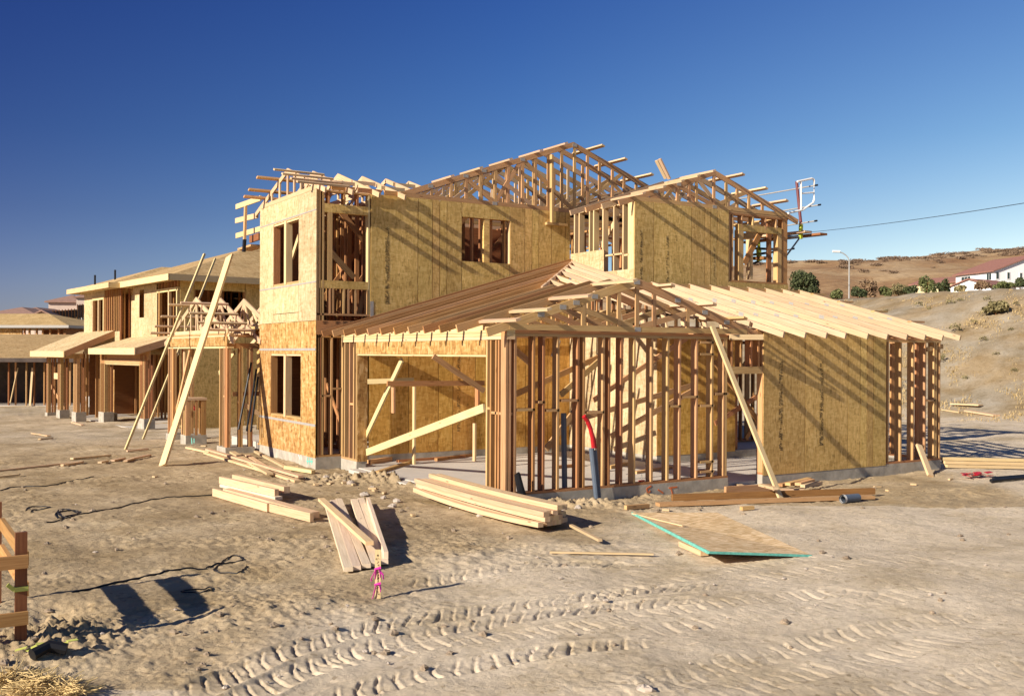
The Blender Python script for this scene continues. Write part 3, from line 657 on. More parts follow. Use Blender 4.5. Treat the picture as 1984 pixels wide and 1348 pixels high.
NF.bx('interior_shade_panel',(7.4,-5,0),(7.42,5.2,5.2),'lumber_dark',NH); NF.bx('interior_shade_panel',(.7,5.0,0),(7.4,5.02,5.2),'lumber_dark',NH); NF.bx('interior_shade_panel',(3.4,-3,2.8),(3.42,5.0,5.2),'lumber_red',NH)  # panels added to close the see-through windows, interior shade in their dark colour
hip(NF,.42,12.5,-5.6,5.4,5.22,.33,.10,'roof','osb_roof',NH,.22); hip(NF,.0,6.5,-.2,5.85,5.20,.33,.10,'roof','osb_roof',NH,.20)
for px,y in ((184,546),(223,536)):
    p=D(px,y,41.5); MB().tube([p-Vector((0,0,.4)),p+Vector((0,0,.28))],.04).build('vent_pipe','black',NH)
# ------------------------------------------------------------------ low half-built houses at far left
def cf(px,py,d,rot=0): 
    p=D(px,py,d); return Fr(p,rot-32.15)       # a = to the right, b = away
f1=cf(0,697,50,4); g=float(HB(f1.o.x,f1.o.y))-f1.o.z
L1=thing('unfinished_house','low stud-wall house with wide plywood roof deck and dark open front, far left','house',f1.w(0,0,g))
m=MB(); s_=.205
m.hexa([f1.w(*p) for p in ((-6,-.5,-.05),(5.2,-.5,-.05),(5.2,8,1.28),(-6,8,1.28),(-6,-.5,.08),(5.2,-.5,.08),(5.2,8,1.41),(-6,8,1.41))]); o=m.build('roof','osb_roof',L1)
f1.bm('fascia',(-6,-.53,.0),(5.2,-.53,.0),'fence_dark',o,w=.05,h=.2)
m=MB(); m.hexa([f1.w(*p) for p in ((-6,8.01,1.28),(5.2,8.01,1.28),(5.2,16,.0),(-6,16,.0),(-6,8.01,1.41),(5.2,8.01,1.41),(5.2,16,.1),(-6,16,.1))]); m.build('roof','osb_roof',L1)
for k in range(24): f1.post('stud',-5.4+.44*k+rr(-.08,.08),.05+rr(0,.1),g-.1,-.05,random.choice(['lumber_dark','lumber_dark','lumber_red','lumber']),L1,.05,.12)
for k in range(26): f1.post('stud',-5.4+.41*k,4.0+rr(-.3,.6),g,.40,'lumber_dark',L1,.09,.1)
f1.bx('interior_shade_panel',(-6,3.2,g),(5,3.25,.30),'fence_dark',L1); f1.bx('interior_shade_panel',(-6,.2,g),(-5.9,3.2,.1),'fence_dark',L1); f1.bx('top_plate',(-5.8,.0,-.12),(5,.14,-.05),'lumber_dark',L1); f1.bx('floor_slab',(-6,0,g-.4),(5,12,g+.03),'slab',L1)  # near-black panels added so the open front reads as shaded
for a in (.55,1.5): f1.bm('temporary_brace',(a,-.1,g+rr(.0,.3)),(a+rr(-.1,.3),.1,g+1.9),'lumber_yellow',L1,w=.1,h=.04)
f2=cf(133,634,75,-8); g2=float(HB(f2.o.x,f2.o.y))-f2.o.z
L2=thing('unfinished_house','more distant low house under a plywood hip roof, behind the dark open stud house','house',f2.w(0,0,g2))
hip(f2,-14,0,0,9,.0,.24,.12,'roof','osb_roof',L2,.2,'steel')
f2.bx('wall',(-13.6,.6,g2),(-4.2,.75,-.1),'osb_orange',L2); f2.bx('wall',(-.8,.6,g2),(-.6,8,-.1),'lumber_dark',L2)
for a in (-4,-3.6,-3.0,-2.5,-1.9,-1.2,-.7): f2.post('stud',a,.66,g2,-.08,'lumber_red',L2,.12,.12)
f2.bx('interior_shade_panel',(-4.1,3,g2),(-.8,3.1,-.1),'lumber_dark',L2)
# ------------------------------------------------------------------ finished houses
def house(label,fr,a1,b1,hw,sl,wall,roof,ov=.5,wins=(),ridge='hip',zb=-.5,cat='house'):
    """wall box 0..a1 x 0..b1, wall height hw in the frame; windows given per face"""
    t=thing('house',label,cat,fr.w(0,0,zb))
    if ridge=='hip':
        fr.bx('wall',(0,0,zb),(a1,b1,hw-.02),wall,t); hip(fr,-ov,a1+ov,-ov,b1+ov,hw,sl,.14,'roof',roof,t)
    else:   # ridge along b
        m=MB(); m.prism([fr.w(*p) for p in ((0,0,zb),(a1,0,zb),(a1,0,hw),(a1/2,0,hw+sl*a1/2),(0,0,hw))],fr.w(0,b1,0)-fr.w(0,0,0)); m.build('wall',wall,t)
        for s0,e0 in ((-ov,a1/2),(a1+ov,a1/2)):
            z0=hw-sl*ov+.05; z1=hw+sl*a1/2+.05; m=MB()
            m.hexa([fr.w(*p) for p in ((s0,-.35,z0),(e0,-.35,z1),(e0,b1+.35,z1),(s0,b1+.35,z0),(s0,-.35,z0+.16),(e0,-.35,z1+.16),(e0,b1+.35,z1+.16),(s0,b1+.35,z0+.16))]); m.build('roof',roof,t)
    for face,p,z,w,h,n in wins:
        if face=='b': q=lambda a,b,c:(p+a,-b,c)
        else: q=lambda a,b,c:(-b,p+a,c)
        fo=fr.bx('window',q(-.1,-.02,z-.1),q(w+.1,.05,z+h+.1),'white',t)
        for k in range(n): fr.bx('pane',q(w*k/n+.04,.0,z),q(w*(k+1)/n-.04,.07,z+h),'glass',fo)
    return t
pc=D(1927,525,150); fw=Fr((pc.x,pc.y,pc.z-5.6),-20); sc_=150/1945
# main white house : -X face (left) and -Y gable
eave=fw.pl(1852,528,0,0).y
def wu(px): return fw.pl(px,540,0,0).y
def wv(px): return fw.pl(px,540,1,0).x
zz=lambda y:5.6+(525-y)*sc_
house('white stucco house with red tiled gable roof and small dark windows at right edge',fw,13.5,eave,5.6,.36,'stucco_white','tile_red',.45,
  (('a',wu(1881),zz(543),wu(1863)-wu(1881),1.0,3),('a',wu(1921.5),zz(541),wu(1912)-wu(1921.5),.95,2),('b',wv(1929.5),zz(540),wv(1935)-wv(1929.5),1.0,1),('b',wv(1951),zz(539.5),wv(1956)-wv(1951),.95,1),('b',wv(1975.5),zz(542),wv(1980)-wv(1975.5),1.1,1)),'gable',-6)
pc2=D(1838,558,143); f3=Fr((pc2.x,pc2.y,pc2.z-2.6),-90)
house('low white garage with red gable roof standing before the white stucco house',f3,6.4,6,2.6,.30,'stucco_white','tile_red',.35,(),'gable',-6)
pc3=D(1808,547,170); f4=Fr((pc3.x,pc3.y,pc3.z-4.2),0)
house('cream house with plain red tiled roof left of the white stucco house',Fr(D(1853,547,165)-Vector((0,0,4.2)),0),7,8.5,4.2,.30,'stucco_cream','tile_red',.4,(),'gable',-6)
fb=cf(94,586,112,0); 
fb=Fr(fb.o-Vector((0,0,5.2)),8-32.15)
k=112/1945
house('beige two-storey house with brown hip roof and white windows on the far slope',fb,2.6+1.3,7,5.2,.36,'stucco_beige','tile_brown',.35,(('b',.3,2.9,.75,1.1,1),('b',1.95,2.9,.3,1.1,1)),'hip',-3)
fb2=Fr(D(148,577,110)-Vector((0,0,5.2)),8-32.15)
house('beige house wing with brown hip roof at the corner of the far beige house',fb2,3.5,6,5.2,.3,'stucco_beige','tile_brown',.3,(('b',.15,2.5,.8,1.1,2),),'hip',-3)
for lab,px,py,d,w,hh,sl in (('brown hip roof of a low house left behind the plywood roofs',-30,612,100,5.0,3.2,.30),('wide brown hip roof of a low house right beside its twin on the far slope',20,610,104,3.6,3.2,.34)):
    fq=Fr(D(px,py,d)-Vector((0,0,hh)),0-32.15); house(lab,fq,w,8,hh,sl,'stucco_beige','tile_brown',.4,(),'hip',-3)
fq=Fr(D(68,611,98)-Vector((0,0,2.8)),6-32.15); house('small beige gable-roofed house in front of the dark board fence',fq,1.4,4,2.8,.5,'stucco_beige','tile_brown',.2,(),'gable',-3)
# dark board fence on the far slope
fn=thing('board_fence','dark wooden board fence below the far beige houses','fence',D(96,618,100))
for a,b,k in (((96,610,100),(150,606,102),9),((150,598,103),(168,596,105),4)):
    p,q=D(*a),D(*b)
    MB().beam(p-Vector((0,0,.3)),q-Vector((0,0,.3)),.06,1.3).build('board_panel','fence_dark',fn)
    for i in range(k+1):
        c=p.lerp(q,i/k); MB().beam(c-Vector((0,.1,1.1)),c+Vector((0,-.1,.45)),.09,.09).build('fence_post','lumber_dark',fn)
for px in (135,148):
    p=D(px,640,92); MB().beam(p,p+Vector((0,0,1.2)),.06,.06).build('survey_post','lumber',None,'thin pale post standing on the far dirt slope','post','posts on the far slope')
# ------------------------------------------------------------------ street lamp, cable
b=D(1645,590,110); t=thing('street_lamp','tall grey street lamp with curved arm on top of the bank','street lamp',b)
zt=D(1645,505,110).z
MB().tube([b,Vector((b.x,b.y,zt))],.09,8,.07).build('pole','lamp_metal',t)
arm=[D(x,y,110) for x,y in ((1645,506),(1643.5,500),(1639,494.5),(1633,490.5),(1626,488),(1618,487))]
MB().tube(arm,.06).build('arm','lamp_metal',t)
c=arm[-1]; MB().tube([c-Vector((.25,-.15,.0)),c+Vector((.45,-.28,-.02))],.13,8).build('lamp_head','white',t)
pts=[]
A,B_=D(2150,366,55),D(1440,459,120)
for i in range(25):
    q=A.lerp(B_,i/24); q.z-=.9*4*(i/24)*(1-i/24)*.5; pts.append(q)
MB().tube(pts,.022,6).build('overhead_cable','black',None,'thin dark overhead cable sagging across the sky at right','cable')
# ------------------------------------------------------------------ ground sheet with real relief
rng=np.random.RandomState(3); PERM=rng.permutation(512); PERM=np.concatenate([PERM,PERM]); GR=rng.rand(512)*6.28318
def gn(x,y):
    xi=np.floor(x).astype(int); yi=np.floor(y).astype(int); xf=x-xi; yf=y-yi
    u=xf*xf*xf*(xf*(xf*6-15)+10); v=yf*yf*yf*(yf*(yf*6-15)+10)
    def g(i,j):
        h=GR[PERM[(PERM[(xi+i)&511]+yi+j)&511]]; return np.cos(h)*(xf-i)+np.sin(h)*(yf-j)
    a=g(0,0)+(g(1,0)-g(0,0))*u; b=g(0,1)+(g(1,1)-g(0,1))*u
    return (a+(b-a)*v)*1.5
def fbm(x,y,o=4,g=.5):
    t=0;a=1.
    for i in range(o): t=t+a*gn(x+17.3*i,y-9.1*i); x=x*2.03;y=y*2.03;a*=g
    return t
_rb=[(tuple(rd(*Z(px,py,-.25).xy))) for px,py in ((330,1348),(560,1235),(760,1170),(930,1100),(1110,1060),(1235,1010),(1300,985))]
_rb=sorted([(d,r) for r,d in _rb]); RBD=np.array([q[0] for q in _rb]); RBR=np.array([q[1] for q in _rb])
def G0(px,py): p=Z(px,py,-.24); return p.x,p.y
TRK=[([(330,1375),(430,1325),(560,1272),(760,1216),(930,1190),(1067,1172),(1250,1152),(1420,1140)],.34,-.72,.028,.150),
     ([(420,1385),(560,1318),(700,1268),(870,1226),(1067,1197),(1250,1180),(1400,1168)],.32,-.60,.025,.150),
     ([(560,1390),(700,1345),(850,1312),(1000,1285),(1130,1268),(1300,1250)],.34,-.45,.026,.160),
     ([(760,1148),(900,1122),(1000,1110),(1100,1103),(1200,1101),(1290,1108)],.32,-.70,.028,.165),
     ([(520,1330),(700,1282),(860,1256),(1000,1240),(1120,1224),(1260,1206)],.30,.15,.016,.14),
     ([(1180,1385),(1290,1335),(1400,1300),(1500,1272),(1620,1238),(1760,1212),(1900,1196)],.36,-.40,.014,.17),
     ([(1320,1385),(1440,1345),(1560,1312),(1680,1285),(1800,1250),(1900,1225)],.36,.05,.009,.16),
     ([(1150,1250),(1300,1224),(1430,1206),(1560,1190),(1720,1165),(1850,1148)],.36,.10,.010,.17),
     ([(1080,1190),(1200,1150),(1330,1122),(1480,1098),(1620,1082)],.36,.15,.011,.17),
     ([(1150,1222),(1300,1192),(1460,1172),(1620,1156),(1780,1176)],.34,.0,.011,.16),
     ([(1560,1390),(1700,1355),(1850,1325),(2000,1300),(2100,1290)],.36,-.2,.009,.17),
     ([(1420,1140),(1540,1118),(1700,1096),(1860,1080)],.4,.1,.010,.17)]
MND=[(720,935,.10,.9,.35),(775,940,.15,.55,.3),(830,950,.12,.5,.28),(650,935,.06,.8,.4),(1075,985,.09,.5,.22),(1150,985,.08,.5,.2),(1010,990,.05,.4,.2),(1240,968,.06,.6,.2),(1380,945,.05,.7,.2),(130,1235,.07,.4,.3),(60,1260,.09,.5,.4),(1240,1345,.03,.5,.4),(650,1190,.05,1.2,.5),(900,1090,.045,1.4,.6),(1110,1070,.045,1.0,.5),(560,1060,.05,.8,.5)]
def relief(x,y):
    r,d=rd(x,y)
    near=1-S((d-26)/30)
    rb=np.interp(d,RBD,RBR,left=RBR[0]-1,right=RBR[-1]+6)
    w=fbm(x*.6,y*.6,3)*.5
    rough=S((rb-r+w)/.8*.5+.5)*(1-S((d-21)/8)*.5)
    h=.035*fbm(x*.45+3,y*.45,3)*near
    bil=np.abs(gn(x*6.3+31,y*6.3))+.5*np.abs(gn(x*13.1,y*13.1+7))
    cl4=fbm(x*24+3,y*24,2,.6)*(d<16)
    cl3=fbm(x*11+9,y*11,3,.6)
    cl=fbm(x*2.2,y*2.2,4,.55); cl2=fbm(x*6.5+5,y*6.5,3,.6); pat=S((fbm(x*.7+11,y*.7,2)+.15)*1.6)
    h=h+.8*near*rough*(.013*cl+.014*np.maximum(cl2,-.1)*pat+.004*cl2+.026*(bil-.25)*(.3+.7*pat)+.005*cl4)
    st=fbm(x*1.1+.5*y+4,(y-.45*x)*5.,3,.6)
    h=h+near*(1-rough)*(.005*cl+.003*cl2+.004*st+.002*cl3)+near*rough*.008*st
    h=h+S((d-26)/20)*.05*fbm(x*.8,y*.8,4)+S((d-34)/10)*S((x-26)/6)*.22*fbm(x*.22+2,y*.22,3)
    trk=np.zeros_like(x)
    sel=np.where((d>3)&(d<15.5))[0]; xs,ys=x[sel],y[sel]
    for pts,wd,sg,dep,pit in TRK:
        P=[G0(*p) for p in pts]; best=np.full(xs.shape,9.); bs=np.zeros_like(xs); bt=np.zeros_like(xs); s0=0
        for (ax,ay),(bx_,by) in zip(P,P[1:]):
            L=math.hypot(bx_-ax,by-ay); ux,uy=(bx_-ax)/L,(by-ay)/L
            t=np.clip((xs-ax)*ux+(ys-ay)*uy,0,L); qx,qy=xs-ax-t*ux,ys-ay-t*uy; dd=np.hypot(qx,qy); cr=ux*(ys-ay)-uy*(xs-ax)
            k=dd<best; best[k]=dd[k]; bs[k]=s0+t[k]; bt[k]=cr[k]; s0+=L
        jit=.35*fbm(xs*1.7,ys*1.7,2)
        ph=(bs/pit+sg*(bt+.55*bt*bt/wd)/pit+1.0*jit)%1.; lat=bt/(wd/2)+.18*jit
        inn=S((1-np.abs(lat))*5)*S(bs/.5)*S((s0-bs)/.5)
        fade=.55+.45*S(.5+1.3*fbm(xs*.9+dep*900,ys*.9,2))
        lug=np.exp(-((ph-.5)/.095)**2)*(.45+.55*S(.6+1.6*fbm(xs*2.3+5,ys*2.3,2)))
        trk[sel]+=dep*inn*fade*(-.3-1.15*lug+.28*np.exp(-((ph-.70)/.08)**2)+.25*fbm(xs*9,ys*9,2))+dep*.5*fade*np.exp(-((np.abs(lat)-1.12)/.14)**2)*S(bs/.5)*S((s0-bs)/.5)
    h=h+trk
    for px,py,a,sx_,sy_ in MND:
        mx,my=G0(px,py); q=np.exp(-((((x-mx)*RT[0]+(y-my)*RT[1])/sx_)**2+(((x-mx)*FW[0]+(y-my)*FW[1])/sy_)**2))
        h=h+a*q*(.8+.25*cl2+.25*cl)+.03*np.sqrt(q)*cl3*(a>.05)
    # pit beside the barricade
    for px,py,a,s_ in ((95,1195,.10,.25),(20,1215,.08,.3)):
        mx,my=G0(px,py); h=h-a*np.exp(-((x-mx)**2+(y-my)**2)/s_**2)
    inside=(x>-.05)&(x<10.3)&(y>.05)&(y<12.4)&~((x<-.5))
    h=np.where(inside,-.12,h)
    # packed pad / road behind the house
    return h,rough
na,nr=760,1250
th=np.concatenate([np.radians(np.linspace(-36,36,na)),np.radians(np.linspace(37.5,322.5,96))])
rad=np.concatenate([3.2*np.exp(np.linspace(0,math.log(42/3.2),nr)),42*np.exp(np.linspace(0,math.log(2600/42),170))[1:]])
TH,RD_=np.meshgrid(th,rad); nc=len(th)
RRr=RD_*np.sin(TH); DDd=RD_*np.cos(TH)
X=(CAM[0]+RRr*RT[0]+DDd*FW[0]).ravel(); Y=(CAM[1]+RRr*RT[1]+DDd*FW[1]).ravel()
h,rough=relief(X,Y); ZZ=HB(X,Y)+h
X=np.append(X,CAM[0]);Y=np.append(Y,CAM[1]);ZZ=np.append(ZZ,-.25); rough=np.append(rough,.5)
nv=len(X); I=np.arange(len(rad)-1)[:,None]*nc; J=np.arange(nc)[None,:]; J2=(J+1)%nc
Q=np.stack([I+J,I+J2,I+nc+J2,I+nc+J],-1).reshape(-1,4)[:, ::-1]
Tt=np.stack([np.full(nc,nv-1),J2.ravel(),J.ravel()],-1)[:, ::-1]
me=bpy.data.meshes.new('ground'); me.vertices.add(nv); me.vertices.foreach_set('co',np.stack([X,Y,ZZ],-1).ravel())
nl=Q.size+Tt.size; me.loops.add(nl); me.loops.foreach_set('vertex_index',np.concatenate([Q.ravel(),Tt.ravel()]).astype(np.int32))
me.polygons.add(len(Q)+len(Tt)); ls_=np.concatenate([np.arange(len(Q))*4,Q.size+np.arange(len(Tt))*3]).astype(np.int32); me.polygons.foreach_set('loop_start',ls_)
me.polygons.foreach_set('use_smooth',np.ones(len(Q)+len(Tt),bool)); me.update(calc_edges=True)
a_=me.attributes.new('rough','FLOAT','POINT'); a_.data.foreach_set('value',rough.astype(np.float32))
bk=S((X-26.5)/2.5); a_=me.attributes.new('bank','FLOAT','POINT'); a_.data.foreach_set('value',bk.astype(np.float32))
m,nt,b=newmat('dirt')
geo=N(nt,'ShaderNodeNewGeometry').outputs['Position']
n1=noise(nt,geo,.9,6,.6); n2=noise(nt,geo,7,5,.65); n3=noise(nt,mapping(nt,geo,(1,1,.3)),.35,3)
ra=N(nt,'ShaderNodeAttribute',attribute_name='rough').outputs['Fac']; ba=N(nt,'ShaderNodeAttribute',attribute_name='bank').outputs['Fac']
smooth=ramp(nt,n1.outputs[0],[(.3,(.48,.395,.28)),(.5,(.56,.465,.335)),(.7,(.63,.53,.39))])
rg=ramp(nt,n1.outputs[0],[(.3,(.285,.215,.125)),(.52,(.395,.30,.18)),(.72,(.49,.39,.25))])
c=mul(nt,smooth,rg,1,'MIX'); nt.links.new(ra,c.node.inputs[0])
bkc=ramp(nt,n1.outputs[0],[(.3,(.25,.20,.13)),(.5,(.30,.255,.185)),(.68,(.35,.305,.235))])
gcol=ramp(nt,n3.outputs[0],[(.42,(1,1,1)),(.62,(1.0,.88,.70))]); bkc=mul(nt,bkc,gcol)
c=mul(nt,c,bkc,1,'MIX'); nt.links.new(ba,c.node.inputs[0])
c=mul(nt,c,ramp(nt,n2.outputs[0],[(.25,(.72,.70,.66)),(.5,(1,1,1)),(.8,(1.12,1.1,1.08))]),.8)
n5=noise(nt,geo,.55,5,.7); c=mul(nt,c,ramp(nt,n5.outputs[0],[(.36,(.80,.77,.70)),(.5,(1,1,1)),(.66,(1.06,1.07,1.10))]))
gv=N(nt,'ShaderNodeTexVoronoi'); gv.inputs['Scale'].default_value=26; nt.links.new(geo,gv.inputs['Vector']); gs=N(nt,'ShaderNodeSeparateColor'); nt.links.new(gv.outputs['Color'],gs.inputs[0])
grit=ramp(nt,gs.outputs[0],[(.0,(.62,.58,.52)),(.07,(1,1,1)),(.93,(1,1,1)),(1,(1.3,1.28,1.25))]); c=mul(nt,c,grit,.8)
nt.links.new(c,b.inputs['Base Color']); b.inputs['Roughness'].default_value=.95; b.inputs['Specular IOR Level'].default_value=.1
n4=noise(nt,geo,30,6,.75); bump(nt,b,n4.outputs[0],.6,.025)
me.materials.append(m); go=bpy.data.objects.new('ground',me); COL.objects.link(go); go['kind']='structure'
def gz(x,y):
    h_,_=relief(np.array([float(x)]),np.array([float(y)])); return float(HB(x,y))+float(h_[0])
def GP(px,py,dz=0):
    p=G(px,py)
    for i in range(4):
        z=gz(p.x,p.y); p=Z(px,py,.5*(z+p.z))
    return Vector((p.x,p.y,gz(p.x,p.y)+dz))
# packed pale pad behind the house
m=MB(); 
# ------------------------------------------------------------------ hill
SIL=[(700,640),(1000,580),(1250,535),(1440,512),(1540,507),(1620,505),(1700,500),(1800,492),(1900,483),(1984,480),(2200,470),(2500,470)]
def hillz(r,d):
    px=r/400*F+992; y=np.interp(px,[s[0] for s in SIL],[s[1] for s in SIL]); top=(686-y)/F*400+CAM[2]
    t=np.clip((d-150)/250,0,1); z=4+(top-4)*(.35*t+.65*S(t))
    z=z+1.8*fbm(r*.018+3,d*.018,4)*S((d-170)/60)*(1-.55*S((d-330)/60)); z=z-S((d-400)/60)*14
    return z
rr_=np.arange(-80,620,3.5); dd_=np.arange(130,470,4.); RR2,DD2=np.meshgrid(rr_,dd_); r_=RR2.ravel(); d_=DD2.ravel(); zz_=hillz(r_,d_)
hx=CAM[0]+r_*RT[0]+d_*FW[0]; hy=CAM[1]+r_*RT[1]+d_*FW[1]; nr_=len(rr_)
me=bpy.data.meshes.new('hill'); me.from_pydata(np.stack([hx,hy,zz_],-1).tolist(),[],[(i*nr_+j,i*nr_+j+1,(i+1)*nr_+j+1,(i+1)*nr_+j) for i in range(len(dd_)-1) for j in range(nr_-1)])
me.polygons.foreach_set('use_smooth',[True]*len(me.polygons))
m,nt,b=newmat('dry_hill'); geo=N(nt,'ShaderNodeNewGeometry').outputs['Position']
n1=noise(nt,geo,.035,7,.62); n2=noise(nt,geo,.5,5,.6)
c=ramp(nt,n1.outputs[0],[(.32,(.20,.105,.05)),(.46,(.30,.185,.09)),(.56,(.375,.26,.14)),(.7,(.42,.31,.185))])
c=mul(nt,c,ramp(nt,n2.outputs[0],[(.3,(.75,.72,.7)),(.7,(1.1,1.1,1.1))])); nt.links.new(c,b.inputs['Base Color']); b.inputs['Roughness'].default_value=1; bump(nt,b,n2.outputs[0],.6,.6)
me.materials.append(m); o=bpy.data.objects.new('hill',me); COL.objects.link(o); o['kind']='structure'
def hillpt(px,py):
    r0=ray(px,py)
    d=np.arange(160,460,1.5); x=CAM[0]+d*r0[0]; y=CAM[1]+d*r0[1]; a,_=rd(x,y); k=np.nonzero(CAM[2]+d*r0[2]<=hillz(a,d))[0]
    return _at(r0,d[k[0]]) if len(k) else None
# ------------------------------------------------------------------ vegetation
def leaves(m,c,rx,ry,rz,n,s,shell=.45):
    for i in range(n):
        a=R()*6.283; ct=rr(-.55,1); stt=math.sqrt(max(0,1-ct*ct)); q=shell+(1-shell)*R()**.5
        p=Vector(c)+Vector((rx*stt*math.cos(a)*q,ry*stt*math.sin(a)*q,rz*ct*q))
        d=Vector((R()-.5,R()-.5,R()-.3)).normalized(); e=d.cross(Vector((R()-.5,R()-.5,R()-.5))).normalized(); l=s*rr(.6,1.3); w_=l*.55
        m._add([p-d*l*.5,p+e*w_*.5,p+d*l*.5,p-e*w_*.5],[(0,1,2,3)],[[(0,0)]*4])
def bush(name,label,cat,p,w,h,mat,n=900,s=.16,blobs=7,group=None,stem=True):
    t=thing(name,label,cat,p,group); m=MB()
    for k in range(blobs):
        a=R()*6.283; q=rr(.1,.62)*w/2; bw=rr(.28,.5)*w/2*1.2; bh=rr(.3,.5)*h
        leaves(m,(p.x+q*math.cos(a),p.y+q*math.sin(a),p.z+max(bh*.6,rr(.25,.72)*h)),bw,bw,bh,n//blobs,s,.3)
    m.build('foliage',mat,t,at=p)
    if stem:
        g=MB()
        for k in range(5): a=R()*6.283; g.tube([p-Vector((0,0,.2)),p+Vector((.12*w*math.cos(a),.12*w*math.sin(a),h*.35)),p+Vector((.28*w*math.cos(a),.28*w*math.sin(a),h*.62))],.03*h,5,.01*h)
        g.build('stem','lumber_dark',t)
    return t
def bp(px,py,d): return D(px,py,d)
def wpx(n,d): return n/F*d
bush('bush','large dark green round bush beside the right corner of the timber frame','bush',bp(1556,572,86),wpx(62,86),wpx(46,86),'leaf_dark',3200,.24,12)
bush('bush','small dark green bush just right of the large round bush','bush',bp(1578,574,84),wpx(34,84),wpx(22,84),'leaf_dark',900,.2,6)
for lab,px,py,d,w,h,mat in (('low green bush left of the street lamp','1623',578,96,34,20,'leaf_light'),('dark green bush at the foot of the street lamp','1662',578,100,38,24,'leaf_dark'),('brownish twiggy bush right of the street lamp','1683',578,104,46,38,'leaf_brown'),
        ('low mid-green bush between the twiggy brown bush and the dome-shaped mound','1718',574,104,36,22,'leaf_light'),('dark low bush in front of the dome-shaped mound','1765',571,100,34,20,'leaf_dark'),('tall bright green shrub with long branches left of the cream house','1795',568,98,34,38,'leaf_light'),
        ('dark green shrub under the cream house roof','1830',566,100,36,26,'leaf_dark'),('thin pale shrub below the low white garage','1860',563,98,24,14,'leaf_sage'),('dry brown shrub in front of the white stucco house','1900',561,104,40,20,'leaf_brown'),
        ('green shrub hedge clump under the white house gable','1946',559,104,40,18,'leaf_light'),('dark green shrub at the right edge of the picture','1978',557,104,44,22,'leaf_dark')):
    px=int(px); bush('bush',lab,'bush',bp(px,py+3,d),wpx(w,d),wpx(h,d),mat,1100,.26,7)
leaf=bush('bush','pale dome-shaped dry bush among the green bushes on the bank top','bush',bp(1738,576,112),wpx(58,112),wpx(24,112),'leaf_sage',1800,.2,8)
def bankpt(px,py):
    r0=ray(px,py); d=np.arange(30,75,.1); x=CAM[0]+d*r0[0]; y=CAM[1]+d*r0[1]; z=HB(x,y); k=np.nonzero(CAM[2]+d*r0[2]<=z+.05)[0]
    return Vector((x[k[0]],y[k[0]],z[k[0]])) if len(k) else None
p=bankpt(1931,607); bush('shrub','olive green shrub alone on the bare bank slope at right','shrub',p,wpx(58,45),wpx(26,45),'leaf_sage',2600,.16,9)
tp=MB()
leaves(tp,(0,0,.16),.28,.28,.2,70,.11,.2); t0=tp.build('shrub','leaf_sage',None,'small dry grey-green shrub scattered on the bank slope','shrub','small shrubs on the bank',at=(0,0,0))
spots=[(1860,583),(1745,622),(1800,600),(1912,582),(1700,628),(1888,625),(1660,603),(1958,640),(1820,700),(1930,690),(1870,735),(1965,720),(1905,610),(1780,592),(1842,590),(1716,604),(1905,660),(1968,590),(1850,640)]
for i,(px,py) in enumerate(spots):
    p=bankpt(px,py); o=t0 if i==0 else dup(t0,p); o.location=p; o.scale=(rr(.5,1.25),)*3; o.rotation_euler=(0,0,R()*6)
# dry grass over the bank : uncountable
g=MB()
for i in range(6500):
    px,py=rr(1560,2000),rr(555,815)
    if gn(np.array([px*.018]),np.array([py*.03]))[0]<rr(-.1,.5): continue
    p=bankpt(px,py)
    if p is None: continue
    h_=rr(.05,.16)
    for k in range(3):
        a=R()*6.28; q=p+Vector((rr(-.12,.12),rr(-.12,.12),-.02)); d=Vector((math.cos(a)*h_*.5,math.sin(a)*h_*.5,h_)); e=Vector((-math.sin(a),math.cos(a),0))*.02
        g._add([q-e,q+e,q+d],[(0,1,2)],[[(0,0)]*3])
g.build('dry_grass','tuft',None,kind='stuff')
# chaparral on the hill
tp=MB(); 
for k in range(4): leaves(tp,(rr(-1,1),rr(-1,1),.5),1.1,1.1,.8,45,.5,.3)
c0=tp.build('hill_bush','chaparral',None,'dark dry chaparral bush on the far hillside','bush','chaparral bushes on the far hill',at=(0,0,0)); first=True
cnt=0
while cnt<120:
    px=rr(1450,2000); sil=np.interp(px,[s[0] for s in SIL],[s[1] for s in SIL]); py=sil+1.0+abs(random.gauss(0,1))*rr(4,14)+(R()<.12)*rr(0,25)
    if px<1620 and py>sil+5: continue
    p=hillpt(px,py)
    if p is None: continue
    s_=rr(.45,1.1)*(1 if py<sil+20 else .8); o=c0 if first else dup(c0,p); first=False; o.location=p; o.scale=(s_*rr(.8,1.5),s_*rr(.8,1.5),s_*.8); o.rotation_euler=(0,0,R()*6); cnt+=1
# ------------------------------------------------------------------ loose timber and site objects
def board(p0,p1,w,h,mat,label,group=None,name='lumber_board',cat='board',bow=0,seg=1,up=(0,0,1)):
    return MB().beam(p0,p1,w,h,up=up,bow=bow,seg=seg).build(name,mat,None,label,cat,group)
def gb(a,b,w,h,mat,label,group=None,dz=0,dz1=None,**k):
    p=GP(*a,dz+h/2+.015); q=GP(*b,(dz if dz1 is None else dz1)+h/2+.015); return board(p,q,w,h,mat,label,group,**k)
def topat(base,px,py,L,far=True):
    r=Vector(ray(px,py)); c=Vector(CAM)-base; a=r.dot(r); b=2*r.dot(c); cc=c.dot(c)-L*L; disc=max(0,b*b-4*a*cc)
    t=(-b+(math.sqrt(disc) if far else -math.sqrt(disc)))/(2*a); return _at(r,t)
b0=Z(315,910,-.24); b0.z=gz(b0.x,b0.y); b1=topat(b0,445,496,5.6,True)
board(b0,b1,.045,.24,'lumber_yellow','long wide pale plank leaning up against the entrance porch roof',None,'leaning_plank','plank',up=(0,1,.3))
